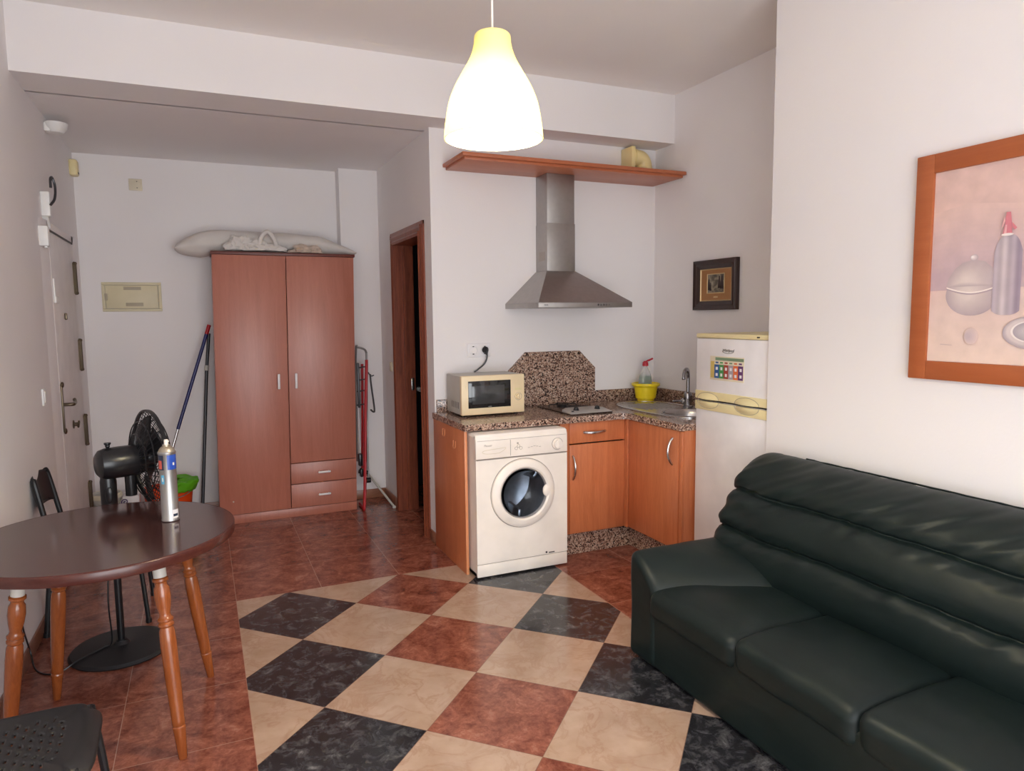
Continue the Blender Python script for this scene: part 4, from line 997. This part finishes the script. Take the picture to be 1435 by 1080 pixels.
g_ = MB(); iy0, iy1, iz0, iz1 = .115, -.055, 1.652, 1.782; frame(g_, XR-.009, iy0, iy1, iz0, iz1, .007, .006); g_.build('inner_slip', M['gold'], mo)
def landscape():
    n = NT('small_landscape_paint')
    a = n.noise(n.coord((1, 1, 1)), 22, 6, .65, .6)
    n.base(n.ramp(a, [(.30, (.035, .03, .022)), (.45, (.12, .10, .07)), (.58, (.28, .24, .17)), (.72, (.42, .38, .29))]))
    n.b.inputs['Roughness'].default_value = .5; return n.m
pm = MB().box(XR-.012, XR-.009, iy0-.004, iy1+.004, iz0+.004, iz1-.004)
pm.mat(1)
for (yy, zz, w_, h_) in ((.095, 1.675, .012, .07), (.080, 1.670, .01, .055), (-.005, 1.685, .016, .08), (-.030, 1.68, .018, .085)): pm.prism([(yy-w_, zz), (yy+w_, zz), (yy+w_*.3, zz+h_), (yy-w_*.3, zz+h_)], 'x', XR-.0126, XR-.011)
pm.build('painting', [landscape(), M['frame_dark']], mo)
MB().box(XR-.012, XR-.009, .050, .010, 1.624, 1.634).build('name_plate', M['gold'], mo)

bp_ = thing('large_picture', 'large orange brown framed still life above the sofa', 'picture', (XS, -2.2, 1.26))
y0, y1, z0, z1 = -1.778, -2.66, 1.262, 2.098
fr = MB(); 
X = XS-.002; T = .070
fr.box(X-.022, X, y0, y0-T, z0, z1, .003).box(X-.022, X, y1+T, y1, z0, z1, .003).box(X-.022, X, y0-T, y1+T, z1-T, z1, .003).box(X-.022, X, y0-T, y1+T, z0, z0+T, .003)
fr.build('frame', M['frame_orange'], bp_)
pn = MB(); names = ['p_back', 'p_back2', 'p_table', 'p_pot', 'p_pot_lt', 'p_pot_dk', 'p_rim', 'p_line', 'p_bot', 'p_bot_dk', 'p_bot_lt', 'p_pink', 'p_pink_lt', 'p_plate', 'p_plate_in']
ix = {k: i for i, k in enumerate(names)}
lay = [0]
def P(col, pts):
    lay[0] += 1
    pn.mat(ix[col]).poly([(XS-.0135-.00012*lay[0], y, z) for y, z in pts])
def ell(cy_, cz_, ry, rz, a0=0, a1=2*PI, n=36): return [(cy_-ry*math.cos(a0+(a1-a0)*k/n), cz_+rz*math.sin(a0+(a1-a0)*k/n)) for k in range(n+1)]
def soft(name, c0, c1):
    """paint colour between two tones"""
    return tuple(a_+(b_-a_)*name for a_, b_ in zip(c0, c1))
XT = []
def tone(c):
    XT.append(simple('painted_tone', hexc(*c), .75, var=.05, vs=18)); return len(names)+len(XT)-1
def PT(mi, pts):
    lay[0] += 1
    pn.mat(mi).poly([(XS-.0135-.00005*lay[0], y, z) for y, z in pts])
pn.mat(ix['p_back']).box(XS-.0135, XS-.004, y0-T+.002, y1+T-.002, z0+T-.002, z1-T+.002)
L_, R2 = y0-T, y1+T
for k in range(14):
    f = k/13; a_ = 1.66 + .22*(1-f)
    PT(tone(soft(f, (219, 188, 180), (197, 172, 178))), [(L_, 1.594), (R2, 1.602), (R2, a_-.03), (-2.20, a_-.01), (-1.98, a_+.02*(1-f)), (L_, a_)])
for k in range(10):
    f = k/9
    PT(tone(soft(f, (222, 196, 188), (229, 205, 192))), [(L_, z0+T), (R2, z0+T), (R2, 1.602-.03*k), (L_, 1.593-.028*k)])
for k in range(16):
    f = k/15; PT(tone(soft(f, (186, 168, 172), (217, 202, 196))), ell(-2.003+.020*f, 1.576+.006*f, .094*(1-.75*f), .075*(1-.72*f)))
lid = [(-1.909, 1.606), (-1.918, 1.638), (-1.938, 1.668), (-1.965, 1.690), (-2.005, 1.700), (-2.045, 1.692), (-2.072, 1.668), (-2.090, 1.638), (-2.096, 1.606)]
for k in range(14):
    f = k/13; cy_, cz_ = -1.975, 1.625; sc_k = 1-.8*f
    PT(tone(soft(f, (190, 172, 174), (219, 204, 198))), [(cy_+(a_-cy_)*sc_k, cz_+(b_-cz_)*sc_k) for a_, b_ in lid])
rimp = [(-1.912-.182*k/14, 1.606-.020*math.sin(PI*k/14)) for k in range(15)]
PT(tone((176, 158, 164)), [(a_, b_-.004) for a_, b_ in rimp] + [(a_, b_-.010) for a_, b_ in reversed(rimp)])
PT(tone((238, 226, 220)), rimp + [(a_, b_-.005) for a_, b_ in reversed(rimp)])
for k in range(4): PT(tone(soft(k/3, (190, 174, 176), (240, 230, 226))), ell(-2.008+.002*k, 1.706+.001*k, .015-.0035*k, .012-.0028*k))
NS = 22
for k in range(NS):
    f = (k+.5)/NS; ya_, yb_ = -2.076-.092*k/NS, -2.076-.092*(k+1)/NS
    sh = lambda t: (1.775-.055*(abs(2*t-1))**3.2); bt2 = lambda t: 1.503+.014*(abs(2*t-1))**3
    base_ = soft(min(1, abs(f-.35)*1.5), (200, 187, 190), (156, 140, 156)); rib = 10*math.sin(f*20)
    PT(tone(tuple(max(0, min(255, c+rib)) for c in base_)), [(ya_, bt2(k/NS)), (yb_, bt2((k+1)/NS)), (yb_, sh((k+1)/NS)), (ya_, sh(k/NS))])
P('p_pink', [(-2.104, 1.776), (-2.135, 1.776), (-2.132, 1.812), (-2.127, 1.850), (-2.113, 1.850), (-2.110, 1.812)])
P('p_pink_lt', [(-2.108, 1.778), (-2.116, 1.778), (-2.117, 1.808), (-2.112, 1.808)])
P('p_pink', [(-2.133, 1.815), (-2.150, 1.795), (-2.143, 1.788), (-2.134, 1.798)])
P('p_pink_lt', [(-2.111, 1.82), (-2.103, 1.80), (-2.100, 1.803), (-2.109, 1.84)])
P('p_rim', ell(-2.120, 1.775, .020, .0045))
for k in range(10): PT(tone(soft(k/9, (176, 160, 166), (212, 198, 196))), ell(-2.215, 1.443+.003*min(1, k/4), .097-.0016*k, .056-.0012*k))
PT(tone((232, 222, 218)), ell(-2.215, 1.447, .070, .038))
for k in range(6): PT(tone(soft(k/5, (172, 160, 166), (196, 186, 188))), ell(-2.217, 1.447, .065-.006*k, .034-.003*k))
for k in range(5): PT(tone(soft(k/4, (216, 192, 186), (196, 176, 180))), ell(-2.012+.003*k, 1.428, .026-.004*k, .030-.005*k))
PT(tone((206, 182, 178)), [(-1.90, 1.398), (-1.945, 1.395), (-1.945, 1.393), (-1.90, 1.394)])
for k in range(10): PT(tone(soft(k/9, (186, 168, 172), (214, 200, 196))), ell(-2.36+.012*k/9, 1.58, .078-.004*k, .10-.005*k))
pn.build('canvas', [M[k] for k in names]+XT, bp_, smooth=False)

# ------------------------------------------------------------------ sofa
sofa = thing('sofa', 'dark green leatherette three seat sofa against the right wall', 'sofa', (1.4, -2.05, 0))
YA, YZ = -1.090, -2.990
def wr(p, s, k): return noise.noise(Vector((p.x*s, p.y*s*.7, p.z*s+k)))
def fbase(w, u, v, q):
    w = w.copy(); w.x += .006*wr(w, 5, 1); return w
MB().pillow(1.004, 1.80, YA-.012, YZ+.012, .012, .30, .022, 30, fbase).build('base', M['leather'], sofa, 60)
def arm(sgn):
    yo = YA if sgn > 0 else YZ
    def f(w, u, v, q):
        w = w.copy(); t = abs(w.y-yo)/.20
        xx = max(0, min(1, (w.x-1.0)/.42))
        wid = .195 + .24*xx
        if w.z > .20:
            k = min(1, (w.z-.20)/.15)
            y_new = yo - sgn*t*wid
            w.y = w.y + (y_new-w.y)*k
            w.z -= k*(.125-.04*xx)*min(1, t)**1.3
            w.z += .010*wr(w, 7, 3)*k + .016*k*math.sin(PI*min(1, t))
        w.x += .006*wr(w, 6, 8); return w
    return MB().pillow(.996, 1.60, yo, yo-sgn*.20, .010, .485, .035, 40, f).build('armrest', M['leather'], sofa, 70)
arm(1); arm(-1)
ys = [YA-.17, -1.765, -2.275, YZ+.17]
for k in range(3):
    ya, yb2 = ys[k], ys[k+1]
    def f(w, u, v, q):
        w = w.copy()
        if q > 0: 
            w.z += .022*(1-u*u)*(1-v*v)*1.0 + .008*wr(w, 6, k*3)
            w.z -= .018*max(0, -u)**3
            # the far edge of each cover laps a little over its neighbour
            w.z += .010*max(0, v)**6 - .006*max(0, -v)**6
        if u < -.8: w.x += .010*wr(w, 9, k)+.004*math.sin(w.y*60)*max(0, abs(v)-.8)*5
        return w
    MB().pillow(.985+.004*k, 1.50, ya+.004, yb2-.004, .235, .372, .038, 34, f).build('seat_cushion', M['leather'], sofa, 70)
PR = [(1.46, .26), (1.436, .365), (1.424, .43), (1.436, .50), (1.460, .530), (1.486, .541), (1.474, .556), (1.472, .60), (1.502, .665), (1.535, .695), (1.566, .706), (1.558, .722), (1.570, .765), (1.625, .815), (1.700, .853), (1.765, .862), (1.815, .835), (1.838, .77), (1.842, .40), (1.842, .02)]
pp = catmull([Vector((a, b_, 0)) for a, b_ in PR], 8)
NP = len(pp)
def back(u, v):
    i = min(NP-1, int(round(u*(NP-1)))); p = pp[i]
    y = YA-.004 + (YZ-YA+.008)*v - .0
    # pinch the ends
    e = min(v, 1-v)*(YA-YZ)
    s = 1-max(0, 1-e/.06)**2*.10
    x = 1.842-(1.842-p.x)*s; z = p.y*(1-.03*max(0, 1-e/.08)**2)
    fr_ = p.y
    # hanging folds: strong below the top edge and around the tufting lines
    if p.x < 1.80 and fr_ > .36:
        top = math.exp(-((fr_-.835)/.035)**2); s1 = math.exp(-((fr_-.69)/.030)**2); s2 = math.exp(-((fr_-.53)/.030)**2)
        end = math.exp(-(e/.22)**2)
        wv = noise.noise(Vector((y*11+fr_*16, fr_*2, 1.3))); w2 = noise.noise(Vector((y*3-fr_*4, fr_*3, 7.7))); w3 = noise.noise(Vector((y*24+fr_*30, 2, fr_*3)))
        fan = math.sin((fr_-.62)*60 + 9*e)*end*math.exp(-((fr_-.62)/.07)**2)
        w4 = noise.noise(Vector((y*17+fr_*34, fr_*1.5, 4.4)))
        gat = math.exp(-((fr_-.80)/.07)**2)
        x += .007*w2 + .008*wv*(top+s1+s2+end) + .006*w3*(top+.7*s1+.7*s2) + .010*fan + .011*w4*(gat+.35*s1+.35*s2+.5*end)
        dz = .018*noise.noise(Vector((y*3.2, 3, 0)))+.007*noise.noise(Vector((y*11, 8, 0)))
        z += dz*(s1+s2) + .004*w3*top
    return Vector((x, y, z))
MB().grid(back, NP, 240, False, True).build('backrest', M['leather'], sofa, 75)
sm = MB()
for z_, x_, sd in ((.708, 1.560, 0), (.545, 1.474, 4)):
    pass
MB().tube([(1.778+.006*noise.noise(Vector((k*.7, 0, 0))), YA-.25 + (YZ-YA+.3)*k/40, .862+.003*noise.noise(Vector((k*.9, 4, 0)))) for k in range(41)], .004, 6).build('piping', M['leather'], sofa)

# ------------------------------------------------------------------ light
wo = bpy.data.worlds.new('sky'); SC.world = wo; wo.use_nodes = True
bgn = wo.node_tree.nodes['Background']; bgn.inputs[0].default_value = (.93, .965, 1.0, 1); bgn.inputs[1].default_value = 5.4
def area(name, loc, rot, sx_, sy_, power, col, portal=False):
    l = bpy.data.lights.new(name, 'AREA'); l.shape = 'RECTANGLE'; l.size = sx_; l.size_y = sy_; l.energy = power; l.color = col
    if portal: l.cycles.is_portal = True
    o = bpy.data.objects.new(name, l); COL.objects.link(o); o.location = loc; o.rotation_euler = rot; return o
area('balcony_door_daylight', ((WX0+WX1)/2, YR-.10, WZ1/2), (PI/2, 0, 0), WX1-WX0, WZ1, 1, (1, 1, 1), True)
pt = bpy.data.lights.new('bulb_light', 'POINT'); pt.energy = 34; pt.color = (1, .89, .72); pt.shadow_soft_size = .03
po = bpy.data.objects.new('bulb_light', pt); COL.objects.link(po); po.location = (lx, ly, lz+.07)

# ------------------------------------------------------------------ camera
cam = bpy.data.cameras.new('camera'); cam.sensor_width = 36; cam.sensor_fit = 'HORIZONTAL'; cam.lens = 975.53/1435*36
co = bpy.data.objects.new('camera', cam); COL.objects.link(co)
yaw, pitch, roll = .4184, -.0988, -.0107
fwd = Vector((math.sin(yaw)*math.cos(pitch), math.cos(yaw)*math.cos(pitch), math.sin(pitch)))
rt = Vector((math.cos(yaw), -math.sin(yaw), 0)); upv = rt.cross(fwd)
r2 = math.cos(roll)*rt + math.sin(roll)*upv; u2 = -math.sin(roll)*rt + math.cos(roll)*upv
mt_ = Matrix((r2, u2, -fwd)).transposed().to_4x4(); mt_.translation = (-.688, -3.626, 1.516)
co.matrix_world = mt_
cam.clip_start = .02
SC.camera = co

vs = SC.view_settings; vs.view_transform = 'Standard'; vs.look = 'None'; vs.gamma = 1; vs.use_curve_mapping = False; vs.exposure = .40
SC.cycles.use_denoising = True
SC.cycles.max_bounces = 10; SC.cycles.diffuse_bounces = 6; SC.cycles.transmission_bounces = 8
SC.cycles.sample_clamp_indirect = 8
